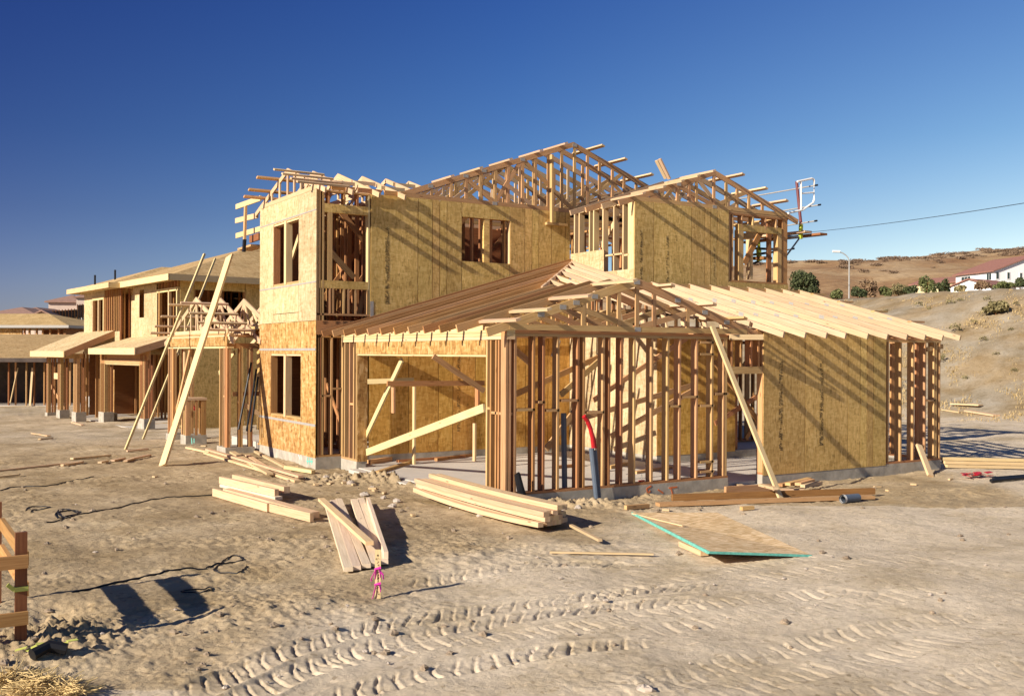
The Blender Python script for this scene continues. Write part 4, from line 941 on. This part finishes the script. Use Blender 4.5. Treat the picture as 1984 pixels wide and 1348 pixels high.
for base,top,lab,w in (((243,871),(396,492),'long thin pole leaning on the porch roof, left of the wide plank',.07),((277,851),(417,501),'second thin pole leaning on the porch roof, between the long pole and the wide plank',.06)):
    p=G(*base); q=topat(p,*top,5.6 if base[0]<250 else 5.9,True); board(p,q,.05,w,'lumber_yellow',lab,None,'leaning_pole','pole',up=(0,1,.3))
p=G(1515,971); q=V(1380,632,-.12); board(p,q,.04,.09,'lumber_yellow','long pale diagonal board propped against the right wall beside the door gap',None,'leaning_board','board',up=(1,0,0))
p=G(1803,922); q=V(1780,862,-.03); board(p,q,.05,.12,'lumber_new','short board leaning on the foundation near the right corner of the frame',None,'leaning_board','board',up=(1,0,0))
p=G(126,803); board(G(133,805),G(133,805)+Vector((-.6,.9,1.3)),.04,.12,'lumber','short board leaning on the lean-to post of the left house','boards leaning on the left house','leaning_board','board')
board(V(1290,346,6.6),V(1272,311,6.6),.04,.1,'lumber_new','upper of two short boards sticking up above the right roof',None,'roof_board','board',up=(0,1,0)); board(V(1297,347,6.3),V(1278,308,6.3),.04,.09,'lumber_new','short board sticking up above the right roof, right beside its twin',None,'roof_board','board',up=(0,1,0))
# bundle in front of the garage corner
k=0
for row,n in ((0,6),(1,6),(2,5),(3,2)):
    for c in range(n):
        x=-.56+.085*c+(.02 if row%2 else 0)+rr(-.008,.008); y0,y1=1.75+rr(-.12,.06)-.06*c,-1.85+rr(-.03,.07)+.045*c
        if row==3: x+=.22
        if row==0 and c==0: x-=.07
        zz1=-.10+.066*row
        lab=('straight pale board on top of the big lumber bundle by the garage corner' if row==3 else 'pale board stacked in the big lumber bundle by the garage corner')
        board((x,y0,zz1+.05),(x+.05,y1,zz1),.083,.064,'lumber_new',lab,'boards on top of the lumber bundle' if row==3 else 'boards in the lumber bundle',bow=-.02 if row else -.05,seg=8)
# stack left of the garage
gb((414,962),(520,993),.045,.12,'lumber_new','reddish plank on edge, front left of the timber stack','planks of the timber stack',up=(0,0,1))
gb((520,991),(604,1014),.05,.12,'lumber_new','low plank at the right end of the timber stack','planks of the timber stack')
gb((440,958),(610,1006),.14,.09,'lumber_new','bottom plank behind the reddish one in the timber stack')
gb((432,951),(540,978),.12,.05,'lumber_pale','thin middle plank carrying the top two planks of the timber stack',dz=.06)
gb((428,950),(536,978),.07,.11,'lumber_new','pale upper front plank on the timber stack',dz=.11)
gb((455,944),(556,972),.10,.10,'lumber_new','pale upper rear plank on the timber stack',dz=.11)
# fan of boards by the survey stake
fan=[((634,985),(675,1112),.095,'leftmost flat board in the fan of boards behind the survey stake'),((646,982),(691,1109),.09,'second flat board from the left in the fan of boards'),((656,979),(710,1106),.09,'third flat board from the left in the fan of boards'),
     ((686,980),(728,1102),.1,'fourth flat board from the left in the fan of boards'),((699,978),(744,1098),.09,'fifth flat board from the left in the fan of boards')]
for a,b,w,lab in fan: gb(a,b,w,.045,'lumber_pale',lab,dz=.05,dz1=.01)
gb((713,990),(748,1095),.045,.13,'lumber_pale','rightmost board of the fan, standing on edge',dz=.06,dz1=.0)
p=GP(622,988,.16); q=GP(716,1078,.14); board(p,q,.09,.045,'lumber_yellow','pale board lying diagonally across the fan of boards')
# boards in front of the tower
for a,b,w,h,dz,lab in (((363,872),(408,882),.1,.04,.03,'short pinkish board end at the left of the long boards by the porch footing'),((399,880),(577,936),.12,.04,0,'long board in front of the tower, front one of a pair'),((402,877),(583,932),.10,.04,.045,'long board in front of the tower, upper one of a pair'),
      ((450,881),(523,925),.12,.04,.03,'short board in front of the tower lying on the long pair'),((479,887),(520,913),.1,.04,.02,'shorter slanted board close to the porch footing'),((495,879),(552,909),.08,.04,.02,'thin board close to the tower foundation'),((553,909),(607,918),.09,.06,0,'short board lying at the tower corner'),
      ((510,872),(528,870),.1,.04,0,'tiny board scrap against the tower foundation')):
    gb(a,b,w,h,'lumber_new' if h<.05 else 'lumber_yellow',lab,dz=dz)
# scattered scraps at left
for a,b,w,lab in (((-40,919),(160,897),.09,'very long pinkish board lying on the dirt at the left edge'),((139,891),(213,884),.09,'pinkish board beside the end of the very long board'),((120,904),(158,898),.07,'short board just below the very long board at left'),((-20,929),(37,923),.08,'board cut off by the left edge of the picture'),
      ((246,876),(287,872),.08,'board between the feet of the two leaning poles'),((218,895),(240,890),.09,'small scrap board left of the wide leaning plank'),((243,896),(262,889),.08,'small scrap board second from the wide leaning plank'),((256,891),(290,884),.08,'small scrap board nearest the wide leaning plank'),((193,899),(207,896),.08,'tiny scrap beside the pinkish boards at left'),
      ((63,841),(95,847),.1,'pale scrap board on the dirt before the lean-to posts'),((76,853),(101,851),.07,'thin scrap board below the pale scrap at far left'),((140,819),(160,825),.1,'scrap board in front of the left house posts')):
    gb(a,b,w,.035,'lumber_new',lab)
# right wall scraps
gb((1302,974),(1694,961),.06,.10,'lumber_dark','very long dark red beam lying along the right wall',dz=.02)
gb((1274,982),(1690,967),.15,.05,'lumber','long brown plank under the dark red beam')
for a,b,w,h,dz,lab in (((1419,940),(1442,955),.1,.06,.03,'short thick board leaning on the rubble at the door gap'),((1405,961),(1495,955),.05,.12,.02,'pale board on edge in front of the door gap'),((1498,960),(1557,960),.06,.08,.02,'pale board end right of the propped diagonal board foot'),((1474,965),(1503,973),.09,.04,.18,'small board lying across the dark red beam'),
      ((1511,944),(1560,934),.1,.05,.0,'scrap board nearest the sheathing in the small scrap heap'),((1526,947),(1568,937),.1,.05,.05,'second scrap board of the small scrap heap'),((1546,949),(1573,941),.11,.05,.06,'reddish scrap board in the small scrap heap'),((1555,953),(1589,946),.09,.05,.06,'front scrap board of the small scrap heap'),((1601,958),(1625,953),.12,.03,.0,'flat scrap board right of the small scrap heap'),
      ((1212,989),(1256,985),.06,.06,0,'short block of wood above the plywood sheet corner'),((1322,1060),(1365,1079),.1,.06,0,'short block lying along the green edge of the plywood sheet'),((1065,1075),(1266,1079),.04,.02,.01,'long thin strip of wood on the smooth dirt'),((1105,1024),(1163,1055),.05,.03,.02,'thin stick at the end of the big lumber bundle'),
      ((1436,990),(1459,988),.07,.05,0,'tiny wood block in front of the long brown plank')):
    gb(a,b,w,h,random.choice(['lumber_new','lumber']),lab,dz=dz)
gb((1828,800),(1862,802),.25,.05,'lumber_new','board at the left of the pile at the foot of the bank'); gb((1845,797),(1900,800),.3,.05,'lumber_new','rear board of the pile at the foot of the bank',dz=.06); gb((1874,802),(1931,807),.3,.06,'lumber_new','front board of the pile at the foot of the bank')
for k in range(3): 
    p,q=GP(1832,908),GP(2080,912); o=Vector((0,.0,.06+.07*k)); d=Vector((0,.05*k,0)); board(p+o+d,q+o+d,.12,.06,'lumber_yellow','yellow board in the low stack at the right edge','yellow boards at the right edge')
# plywood sheet with green edges
c4=[Z(1225,995,-.17),Z(1389.6,995,-.17),Z(1572,1078,-.19),Z(1373,1071.5,-.05)]; n_=(c4[1]-c4[0]).cross(c4[3]-c4[0]).normalized(); n_=n_ if n_.z>0 else -n_
t=thing('plywood_sheet','large strand board sheet with green edges lying on the dirt','sheet',(c4[0]+c4[2])/2)
m=MB(); m.hexa([p for p in (c4[0],c4[3],c4[2],c4[1])]+[p+n_*.02 for p in (c4[0],c4[3],c4[2],c4[1])]); m.build('panel','osb_sheet',t)
for a,b in ((0,3),(3,2)):
    o=n_.cross(c4[b]-c4[a]).normalized()*.004
    mid=(c4[0]+c4[2])/2
    if (c4[a]+o-mid).length<(c4[a]-mid).length: o=-o
    MB().beam(c4[a]+n_*.0105+o,c4[b]+n_*.0105+o,.014,.034 if a==0 else .026,up=n_).build('green_edge','teal',t)
MB().beam(Z(1227,994,-.14),Z(1325,1018,-.12),.05,.015).build('wood_strip','lumber_new',None,'thin wood strip lying on the corner of the plywood sheet','strip')
# survey stake
p=GP(732,1158); t=thing('survey_stake','thin wooden survey stake with pink ribbon and handwriting','stake',p)
top=Z(730.5,1063,0); hgt=(1158-1064)/F*((p-Vector(CAM)).dot(Vector(FW)))
MB().beam(p-Vector((0,0,.2)),p+Vector((0,0,hgt)),.055,.022,up=FW).build('stake','lumber_yellow',t)
m=MB(); sdr=Vector(RT); fwv=Vector(FW)
for k in range(13):
    zc=p+Vector((0,0,hgt*(.08+.066*k)))-fwv*.0135
    for q in range(3):
        a=zc+sdr*rr(-.012,.012)+Vector((0,0,rr(-.008,.008))); b_=a+sdr*rr(-.014,.014)+Vector((0,0,rr(-.012,.012))); m.beam(a,b_+Vector((0,0,.004)),.003,.003)
m.build('handwriting','ink',t)
def ribbon(pts,w):
    m=MB()
    for a,b in zip(pts,pts[1:]): m.beam(a,b,.004,w,up=(.3,.2,1))
    return m
for zf,nm in ((.60,4),(.28,2)):
    c=p+Vector((0,0,hgt*zf)); m=MB(); m.beam(c-sdr*.032-fwv*.018,c+sdr*.032-fwv*.018+Vector((0,0,.012)),.02,.006,up=(0,0,1)); m.beam(c-sdr*.03-fwv*.02,c+sdr*.03-fwv*.02+Vector((0,0,.02)),.004,.018)
    for k in range(nm):
        s_=1 if k%2 else -1; e=c+sdr*s_*rr(.02,.06)+Vector((0,0,-rr(.03,.09)))-fwv*.03
        a_=c-fwv*.022+sdr*s_*.015+Vector((0,0,rr(-.01,.03))); m.beam(a_,e,.003,.018,up=(.5,.2,.3)); m.beam(e,e+sdr*s_*rr(-.01,.02)+Vector((0,0,-rr(.02,.04))),.003,.016,up=(.5,.3,.2))
    m.build('ribbon','pink',t)
# barricade at lower left
t=thing('barricade','brown wooden guard rail with two rails and a yellow ribbon at the lower left corner','barricade',(-6.855,-3.93,-.3))
P1=Vector((-6.855,-3.93,0)); P2=Vector((-6.88,-2.25,0))
MB().beam(P1+Vector((0,0,-.5)),P1+Vector((0,0,.70)),.085,.04,up=(0,1,0)).build('post','lumber_dark',t); MB().beam(P2+Vector((0,0,-.5)),P2+Vector((0,0,.72)),.085,.04,up=(0,1,0)).build('post','lumber_dark',t)
for z in (.46,.70-.24+.21): pass
for z,nm in ((.50,'rail'),(.26,'rail')):
    MB().beam(P1+Vector((.045,.06,z-.02)),P2+Vector((.045,-.02,z+.02)),.035,.11).build(nm,'lumber_red',t)
for py in (1088,1197):
    a=V(60,py-2,-3.985); b_=V(-160,py+12,-3.985); MB().beam(a+Vector((-.02,0,0)),(b_.x-1.2,b_.y,a.z),.035,.10).build('rail','lumber_red',t)
zb_=V(36,1143,-3.99).z
m=MB(); m.box((P1.x-.05,P1.y-.03,zb_-.018),(P1.x+.05,P1.y+.03,zb_+.018)); m.beam((P1.x-.05,P1.y-.03,zb_),(P1.x-.10,P1.y-.05,zb_+.05),.004,.03); m.build('ribbon','lime_ribbon',t)
# straw heap and torn ribbon
g=MB()
for (cx,cy,wd,n) in ((20,1330,.2,600),(70,1342,.18,450),(138,1347,.1,150)):
    c=GP(cx,cy)
    for i in range(n):
        a=R()*6.283; q=wd*R()**.6; p=c+Vector((q*math.cos(a),q*math.sin(a)*.6,rr(0,.13)*(1-q/wd)+.01)); b2=R()*6.283; l=rr(.06,.16); g.beam(p,p+Vector((l*math.cos(b2),l*math.sin(b2),rr(-.03,.05))),.004,.004)
g.build('straw','straw',None,kind='stuff')
m=MB(); c=GP(30,1272,.03)
for i in range(6): m.beam(c+Vector((.07*i,rr(-.03,.03),rr(0,.04))),c+Vector((.07*i+.075,rr(-.03,.03),rr(0,.04))),.05,.004)
m.build('torn_ribbon','lime_ribbon',None,'torn yellow green ribbon on the dirt at the barricade post foot','ribbon')
m=MB(); c=GP(62,1282,.05); m.tube([c,c+Vector((.12,.06,.03)),c+Vector((.24,.02,.0))],.045,8); m.build('pipe','black',None,'short black pipe lying behind the straw heap','pipe')
# cables
def cable(pts,r,label,z=.008):
    P=[GP(*q,z) for q in pts]; Q=[]
    for i in range(len(P)-1):
        a=P[max(i-1,0)];b=P[i];c=P[i+1];d=P[min(i+2,len(P)-1)]
        for k in range(5):
            t=k/5; q=.5*((2*b)+(c-a)*t+(2*a-5*b+4*c-d)*t*t+(3*b-a-3*c+d)*t**3); q.z=gz(q.x,q.y)+z; Q.append(q)
    Q.append(P[-1]); return MB().tube(Q,r*.75,6).build('cable','black',None,label,'cable')
coil=[(411,959),(360,962),(300,967),(260,975),(220,985),(180,992),(140,998),(115,1004),(108,995),(130,990),(152,992),(140,1001),(118,1000),(112,990),(135,988),(150,996),(120,1007),(90,1012)]
cable(coil,.012,'black cable running into a tangled coil on the open dirt at left')
cable([(50,990),(58,983),(78,982),(98,983),(88,986),(66,988),(60,992)],.011,'small black wire tangle left of the coiled cable')
cable([(-20,955),(30,944),(90,942),(140,932),(182,924)],.012,'black cable on the dirt at the left edge above the coil')
cable([(140,1148),(200,1135),(260,1122),(310,1112),(350,1104),(402,1102)],.014,'black cable lying across the dirt near the barricade shadow')
cable([(400,1100),(420,1092),(450,1090),(470,1086),(462,1078),(445,1080),(425,1094),(415,1106),(450,1111),(468,1108),(478,1097)],.010,'twisted black wire loop in the middle of the rough dirt')
cable([(350,1146),(380,1142),(406,1138),(410,1143),(395,1146),(352,1147)],.009,'small hairpin of black wire beside the barricade shadow')
# pipes and conduits
q=V(1150,975,-.12); t=thing('electrical_conduit','two grey conduits topped by a bent red pipe rising in front of the stud wall','conduit',(q.x,q.y,-.4))
for px0_,px1_,y0,y1,r_ in ((1158,1146,985,868,.042),(1163,1153,985,872,.03)):
    a,b_=V(px0_,y0,-.10),V(px1_,y1,-.08); MB().tube([a,a.lerp(b_,.5),b_],r_,10).build('conduit','grey_pipe',t)
rp=[V(x,y,-.07) for x,y in ((1150,868),(1148,848),(1144,830),(1138,815),(1131,806))]; MB().tube(rp,.035,10).build('red_pipe','red',t)
rp=[V(x,y,-.07) for x,y in ((1154,868),(1152,850),(1147,836))]; MB().tube(rp,.02,8).build('red_pipe','red',t)
a,b_=V(1094,950,.22),V(1092,800,.22); MB().tube([a,b_],.045,10).build('vent_pipe','grey_pipe',None,'straight grey vent pipe standing inside the stud wall left of the red pipe','pipe')
a=[V(x,y,.25) for x,y in ((1070,690),(1073,676),(1082,669),(1084,660))]; MB().tube(a,.02,8).build('pipe_elbow','steel',None,'small pale pipe elbow hanging high between the garage studs','pipe')
p=V(1003,920,-.05); m=MB(); m.tube([V(1002,918,-.05),V(1008,945,-.06),V(1016,975,-.07)],.05,8,.07); m.tube([V(1002,918,-.05),V(1006,916,-.05)],.02,6); m.build('strap_tie','black',None,'black twisted strap hanging over the foundation at the garage corner','strap')
a,b_=GP(1633,975,.07),GP(1662,972,.07); t=thing('plastic_pipe','short pale plastic pipe offcut lying on the dirt below the sheathed wall','pipe',a)
MB().tube([a,b_],.065,14,caps=False).build('pipe','grey_pipe',t); m=MB(); 
d=(b_-a).normalized(); m.tube([a-d*.004,a+d*.02],.07,14,caps=False); m.tube([a+d*.02,a-d*.004],.053,14,caps=False); m.build('rim','white',t)
m=MB(); c=GP(1889,927,.05)
for i in range(14): 
    p=c+Vector((rr(-.28,.28),rr(-.1,.1),rr(0,.06))); m.beam(p,p+Vector((rr(.08,.2),rr(-.06,.06),rr(-.03,.04))),.08,.006,up=(rr(-.4,.4),rr(-.4,.4),1))
m.build('red_cloth','red',None,'crumpled red cloth on the dirt beyond the right house corner','cloth')
for k,(a,b_) in enumerate((((1920,936),(2010,928)),((1925,932),(2010,925)))): 
    MB().tube([GP(*a,.05),GP(*b_,.05)],.035,8).build('black_pipe','black',None,('front' if k==0 else 'rear')+' one of two thin black pipes on the dirt at the right edge','pipe')
# tag on a stake at the foundation
p=GP(1243,962); t=thing('tag_stake','small white and red tag on a wire stake in front of the foundation','tag',p); zt_=V(1243,918,p.y).z
MB().tube([p-Vector((0,0,.1)),Vector((p.x,p.y,zt_))],.008,6).build('stake','steel',t)
e0,e1=V(1237,953,p.y-.015),V(1249,929,p.y-.015); MB().box((e0.x,p.y-.02,e0.z),(e1.x,p.y-.012,e1.z-.05)).build('tag','white',t); MB().box((e0.x,p.y-.02,e1.z-.05),(e1.x,p.y-.012,e1.z)).build('tag_header','red',t)
# black pipes leaning inside the porch
for k,(a,b_) in enumerate((((462,832),(487,702)),((478,835),(497,715)),((486,836),(500,730)))):
    MB().tube([V(*a,9.6-.1*k),V(*b_,9.72)],.024,8).build('black_pipe','black',None,['leftmost','middle','rightmost'][k]+' of three black pipes leaning beside the tower wall','pipe')
p=U(372,780,1.0); MB().tube([U(377,793,.6),U(368,768,.9)],.04,8).build('red_pipe','red',None,'thin red pipe slanting behind the small framed pillar','pipe')
t=thing('bucket','white plastic bucket on the dirt by the dark open stud house','bucket',GP(190,782)); 
for k,(px,w_) in enumerate(((181,.32),(195,.3))):
    c=D(px,776,47); MB().tube([c-Vector((0,0,.28)),c+Vector((0,0,.2))],w_,12,w_*1.06).build('bucket' if k else 'bucket_body','white',t)
# paint marks and stamps
def mark(pts,pl,val,mat,w,name,par=HS):
    m=MB()
    for st in pts:
        Q=[(V(x,y,val) if pl=='v' else U(x,y,val)) for x,y in st]
        for a,b_ in zip(Q,Q[1:]): m.beam(a,b_+Vector((.0003,.0003,.0003)),.004,w,up=(0,0,1))
    return m.build(name,mat,par)
mark([[(1262,941),(1253,946),(1256,958)],[(1260,950),(1256,956)],[(1275,948),(1285,955)],[(1300,945),(1303,956)],[(1296,945),(1312,943)]],'v',.003,'spray_orange',.025,'paint_mark')
mark([[(596,885),(596,899)],[(600,886),(600,900)],[(604,887),(604,900)],[(594,893),(606,894)]],'u',ut+.003,'teal',.03,'paint_mark')
mark([[(578,880),(581,889)],[(583,879),(584,891)]],'u',ut+.003,'white',.015,'paint_mark')
mark([[(371,848),(372,860)],[(376,849),(376,858)]],'u',q.x if False else G(400,859).x-.525,'teal',.06,'paint_mark')
def stamp(px,y0,y1,v,cols=2,hw=.012,gap=.03):
    m=MB(); a=V(px,y1,v-.003); b_=V(px,y0,v-.003)
    for c in range(cols):
        z=a.z
        while z<b_.z:
            l=rr(.012,.03)
            if R()<.8:
                x=a.x+c*gap
                k=random.choice((0,1,2,3))
                m.box((x,v-.004,z),(x+hw*2,v-.0012,z+.006)); 
                if k in (1,2): m.box((x,v-.0045,z),(x+.006,v-.0012,z+l))
                if k in (2,3): m.box((x+hw*2-.006,v-.0045,z),(x+hw*2,v-.0012,z+l))
            z+=l+rr(.008,.014)
            if R()<.06: z+=.12
    m.build('printed_stamp','ink',HS)
stamp(746,430,588,v1,3); stamp(1240,445,540,v2,2); stamp(1291,455,545,v2,2); stamp(1509,700,872,0,3); stamp(1588,700,862,0,3); stamp(886,690,835,v1,2); stamp(1383,475,545,v2,1)
m=MB()
for px in (626,650,664,678): a=V(px,624,v1); m.box((a.x,v1+.0,a.z),(a.x+.09,v1+.004,a.z+.012)); m.box((a.x,v1+.0,a.z-.03),(a.x+.07,v1+.004,a.z-.02))
m.build('printed_stamp','ink',HS)
# clutter on the slab
for a,b_,h,lab in (((730,915),(800,893),.05,'red board lying on the garage slab near the left jamb'),((715,895),(810,880),.09,'thick board against the back curb of the garage'),((770,893),(900,884),.05,'thin long board in front of the garage back curb'),((845,890),(935,878),.06,'reddish board at the right of the garage back curb'),((880,951),(938,950),.05,'board on the slab edge beside the garage corner'),((1075,905),(1130,900),.06,'red offcut on the slab behind the conduit'),((1180,905),(1215,898),.06,'pale offcut on the slab behind the stud wall'),((1230,915),(1300,905),.05,'long offcut on the slab behind the middle studs')):
    p,q=Z(*a,-.12+h/2),Z(*b_,-.12+h/2); board(p,q,.09,h,random.choice(['lumber','lumber_red']),lab)
# stones, clods, wood chips
tb=[]
for k in range(3): tb.append(MB().lump((0,0,0),.05,8,.5,.6).build('stone','rock',None,'small pale stone lying loose on the dirt','stone','loose stones on the dirt',at=(0,0,0)))
i=0
def rspot():
    while True:
        px,py=rr(20,1960),rr(880,1340)
        if 620<px<780 and 970<py<1120: continue
        if py<985 and px>640: 
            continue
        return px,py
fixed=[(706,960),(744,966),(668,934),(680,938),(632,925),(722,947),(760,982),(768,972),(700,975),(1252,1338),(930,1000),(1120,985),(1090,988)]
for k in range(70):
    px,py=fixed[k] if k<len(fixed) else rspot(); p=GP(px,py,.012); o=tb[k] if k<3 else dup(tb[k%3],p); o.location=p; s_=rr(.9,1.6) if k<len(fixed) else rr(.12,.5); o.scale=(s_*rr(.8,1.3),s_,s_); o.rotation_euler=(0,0,R()*6)
cl=[MB().lump((0,0,0),.06,7,.7,.7).build('dirt_clod','clod',None,'rough brown clod of earth lying on the dirt','clod','clods of earth',at=(0,0,0)) for k in range(3)]
for k in range(200):
    w_=random.choice([(780,938,70,14),(700,925,50,10),(1110,985,110,10),(150,1215,140,45),(60,1260,80,50),(300,1260,180,50),(500,1040,120,60),(760,1010,70,40),(560,1190,140,40),(1000,1060,120,22)])
    px,py=random.gauss(w_[0],w_[1]*.6),random.gauss(w_[2-1],w_[3]*.6)
    if py>1345: continue
    p=GP(px,py,.01); o=cl[k] if k<3 else dup(cl[k%3],p); o.location=p; s_=rr(.2,.7); o.scale=(s_*rr(.8,1.4),s_,s_*rr(.7,1)); o.rotation_euler=(0,0,R()*6)
ch=MB().beam((-.05,0,0),(.05,0,0),.05,.03).build('wood_chip','lumber_new',None,'small wooden offcut scattered on the dirt','offcut','small wooden offcuts',at=(0,0,0))
for k,(px,py) in enumerate(((632,922),(668,936),(684,940),(722,948),(745,957),(726,952),(560,915),(575,905),(545,900),(395,865),(520,875),(612,940),(640,938),(800,1000),(1700,945),(1720,952),(1770,940),(1842,930),(1350,945),(1330,950),(470,950),(300,925),(330,870),(1290,990))):
    p=GP(px,py,.02); o=ch if k==0 else dup(ch,p); o.location=p; o.rotation_euler=(0,0,R()*6); o.scale=(rr(.7,1.5),rr(.8,1.5),1)
# ------------------------------------------------------------------ scaffold guard rails on the walls
def scaf(label,pos): return thing('scaffold_bracket',label,'scaffold',pos)
t=scaf('side scaffold bracket with white guard frame and plank at the upper right corner',(10.7,4.0,4.9)); ux=10.7
Y=lambda px,py: U(px,py,ux)
a,b_=Y(1543.5,352),Y(1552,436); MB().tube([a,b_],.035,8).build('post','maroon',t)
a,b_=Y(1552,435),Y(1551,463); MB().beam(a,b_,.07,.07,up=(0,1,0)).build('socket','green_metal',t)
for pa,pb in (((1474,378),(1582,359)),((1520,408),(1588,397)),((1525,437),(1581,428)),((1527,484),(1537,482))):
    A,B_=Y(*pa),Y(*pb); A=B_+(A-B_)*2.2; MB().tube([A,B_],.016,8).build('guard_rail','steel',t); MB().tube([B_-(B_-A).normalized()*.04,B_+(B_-A).normalized()*.03],.022,8).build('rail_cap','black',t)
A,B_=Y(1527,453),Y(1566,449); MB().beam(A+(A-B_)*3,B_,.24,.05).build('plank','lumber_new',t); A,B_=Y(1527,458),Y(1582,452); MB().beam(A+(A-B_)*2+Vector((.25,0,0)),B_+Vector((.25,0,0)),.24,.05).build('plank','lumber_dark',t)
p=Y(1550,460); MB().tube([p,(10.25,p.y+.1,p.z-.55)],.02,6).build('brace','grey_pipe',t); MB().tube([p,(10.25,p.y,p.z)],.028,6).build('bracket_arm','grey_pipe',t)
P_=lambda px,py: V(px,py,3.7)
fr=[(1545,352),(1573,346),(1576.5,347.5),(1577.5,351),(1577,388),(1575,393),(1555,407),(1527,413)]
MB().tube([P_(*q) for q in fr],.024,8).build('guard_frame','white',t); MB().tube([P_(1552,352),P_(1552,406)],.022,8).build('guard_frame','white',t); MB().tube([P_(1552,375),P_(1577,373)],.018,8).build('guard_frame','white',t)
t=scaf('scaffold bracket with green post and plank seen through the upper right opening',(10.8,8.6,4.2)); Y=lambda px,py: U(px,py,10.9)
MB().beam(Y(1470,482),Y(1471,506),.09,.09,up=(0,1,0)).build('socket','green_metal',t); MB().tube([Y(1470,466),Y(1470.5,484)],.04,8).build('post','green_metal',t)
for pa,pb in (((1456,481),(1502,483)),((1456,494),(1500,488))): MB().tube([Y(*pa),Y(*pb)],.03,8).build('guard_rail','black',t)
MB().beam(Y(1455,501),Y(1488,500),.3,.07).build('plank','lumber_dark',t); MB().tube([Y(1470,506),Y(1457,512)],.03,6).build('brace','black',t)
t=scaf('timber guard rail on an outrigger post at the upper left of the tower',(-.75,10.2,4.0)); W=lambda px,py: V(px,py,10.25)
MB().beam(W(473,487),W(476,400),.05,.09,up=(0,1,0)).build('post','lumber',t); MB().beam(W(472.5,488),W(474,464),.06,.1,up=(0,1,0)).build('post_foot','black',t)
for pa,pb in (((458,401),(503,385)),((457,428),(497,418)),((458,457),(503,444))):
    A,B_=U(*pa,-.47),U(*pb,-.47); MB().beam(A,A+(B_-A)*1.05,.04,.12).build('guard_rail','lumber_yellow',t)
A,B_=U(474,484,-.36),U(500,476,-.36); MB().beam(A,B_,.35,.05).build('plank','lumber',t); A,B_=U(485,464,-.5),U(503,458,-.5); MB().beam(A,B_,.05,.16).build('toe_board','lumber_dark',t)
# ------------------------------------------------------------------ camera, sun, sky
SUN_E,SKY_S,SKY_SAT,EXPO=5.0,.055,1.15,.75
cd=bpy.data.cameras.new('camera'); cam=bpy.data.objects.new('camera',cd); COL.objects.link(cam); sc.camera=cam
rt=(Vector(RT)+ROLL*Vector((0,0,1))).normalized(); bkv=-Vector(FW); up_=bkv.cross(rt).normalized()
cam.matrix_world=Matrix(((rt.x,up_.x,bkv.x,CAM[0]),(rt.y,up_.y,bkv.y,CAM[1]),(rt.z,up_.z,bkv.z,CAM[2]),(0,0,0,1)))
cd.sensor_width=36; cd.lens=36*F/1984; cd.shift_y=(CY-674)/1984; cd.clip_end=6000; cd.clip_start=.1
EL,AZ=math.radians(25),math.radians(7.5)
tosun=Vector((-math.cos(EL)*math.cos(AZ),-math.cos(EL)*math.sin(AZ),math.sin(EL)))
sl=bpy.data.lights.new('sun','SUN'); sl.energy=SUN_E; sl.angle=math.radians(.53); sl.color=(1,.90,.76)
so=bpy.data.objects.new('sun',sl); COL.objects.link(so); so.rotation_euler=tosun.to_track_quat('Z','Y').to_euler()
w=bpy.data.worlds.new('World'); sc.world=w; w.use_nodes=True; nt=w.node_tree; bgn=nt.nodes['Background']
sky=nt.nodes.new('ShaderNodeTexSky'); sky.sky_type='NISHITA'; sky.sun_disc=False; sky.sun_elevation=EL; sky.sun_rotation=math.atan2(tosun.x,tosun.y); sky.air_density=1.0; sky.dust_density=.35; sky.ozone_density=3.0; sky.altitude=300
hsv=nt.nodes.new('ShaderNodeHueSaturation'); hsv.inputs['Saturation'].default_value=SKY_SAT; hsv.inputs['Value'].default_value=1.
nt.links.new(sky.outputs[0],hsv.inputs['Color'])
# the clear autumn sky is deepest a quarter turn from the sun and pales towards the side opposite it
tc=nt.nodes.new('ShaderNodeTexCoord'); dt=nt.nodes.new('ShaderNodeVectorMath'); dt.operation='DOT_PRODUCT'; dt.inputs[1].default_value=RT; nt.links.new(tc.outputs['Generated'],dt.inputs[0])
mr=nt.nodes.new('ShaderNodeMapRange'); mr.inputs[1].default_value=-.5; mr.inputs[2].default_value=.5; nt.links.new(dt.outputs['Value'],mr.inputs[0])
tint=mul(nt,hsv.outputs[0],ramp(nt,mr.outputs[0],[(0,(.24,.28,.62)),(.5,(.46,.60,.95)),(1,(1.0,1.0,1.12))])); sx_=nt.nodes.new('ShaderNodeSeparateXYZ'); nt.links.new(tc.outputs['Generated'],sx_.inputs[0])
mz=nt.nodes.new('ShaderNodeMath'); mz.operation='MULTIPLY'; mz.inputs[1].default_value=2.; nt.links.new(sx_.outputs['Z'],mz.inputs[0])
hz=ramp(nt,mz.outputs[0],[(0,(.90,.70,.48)),(.12,(.77,.60,.433)),(.26,(.57,.47,.367)),(.4,(.42,.40,.35)),(.66,(.31,.317,.345)),(1,(.32,.33,.345))])
tint=mul(nt,tint,hz); gain=mul(nt,tint,(3,3,3)); nt.links.new(gain,bgn.inputs['Color']); bgn.inputs['Strength'].default_value=SKY_S
sc.view_settings.view_transform='Standard'; sc.view_settings.look='None'; sc.view_settings.exposure=EXPO; sc.view_settings.gamma=1
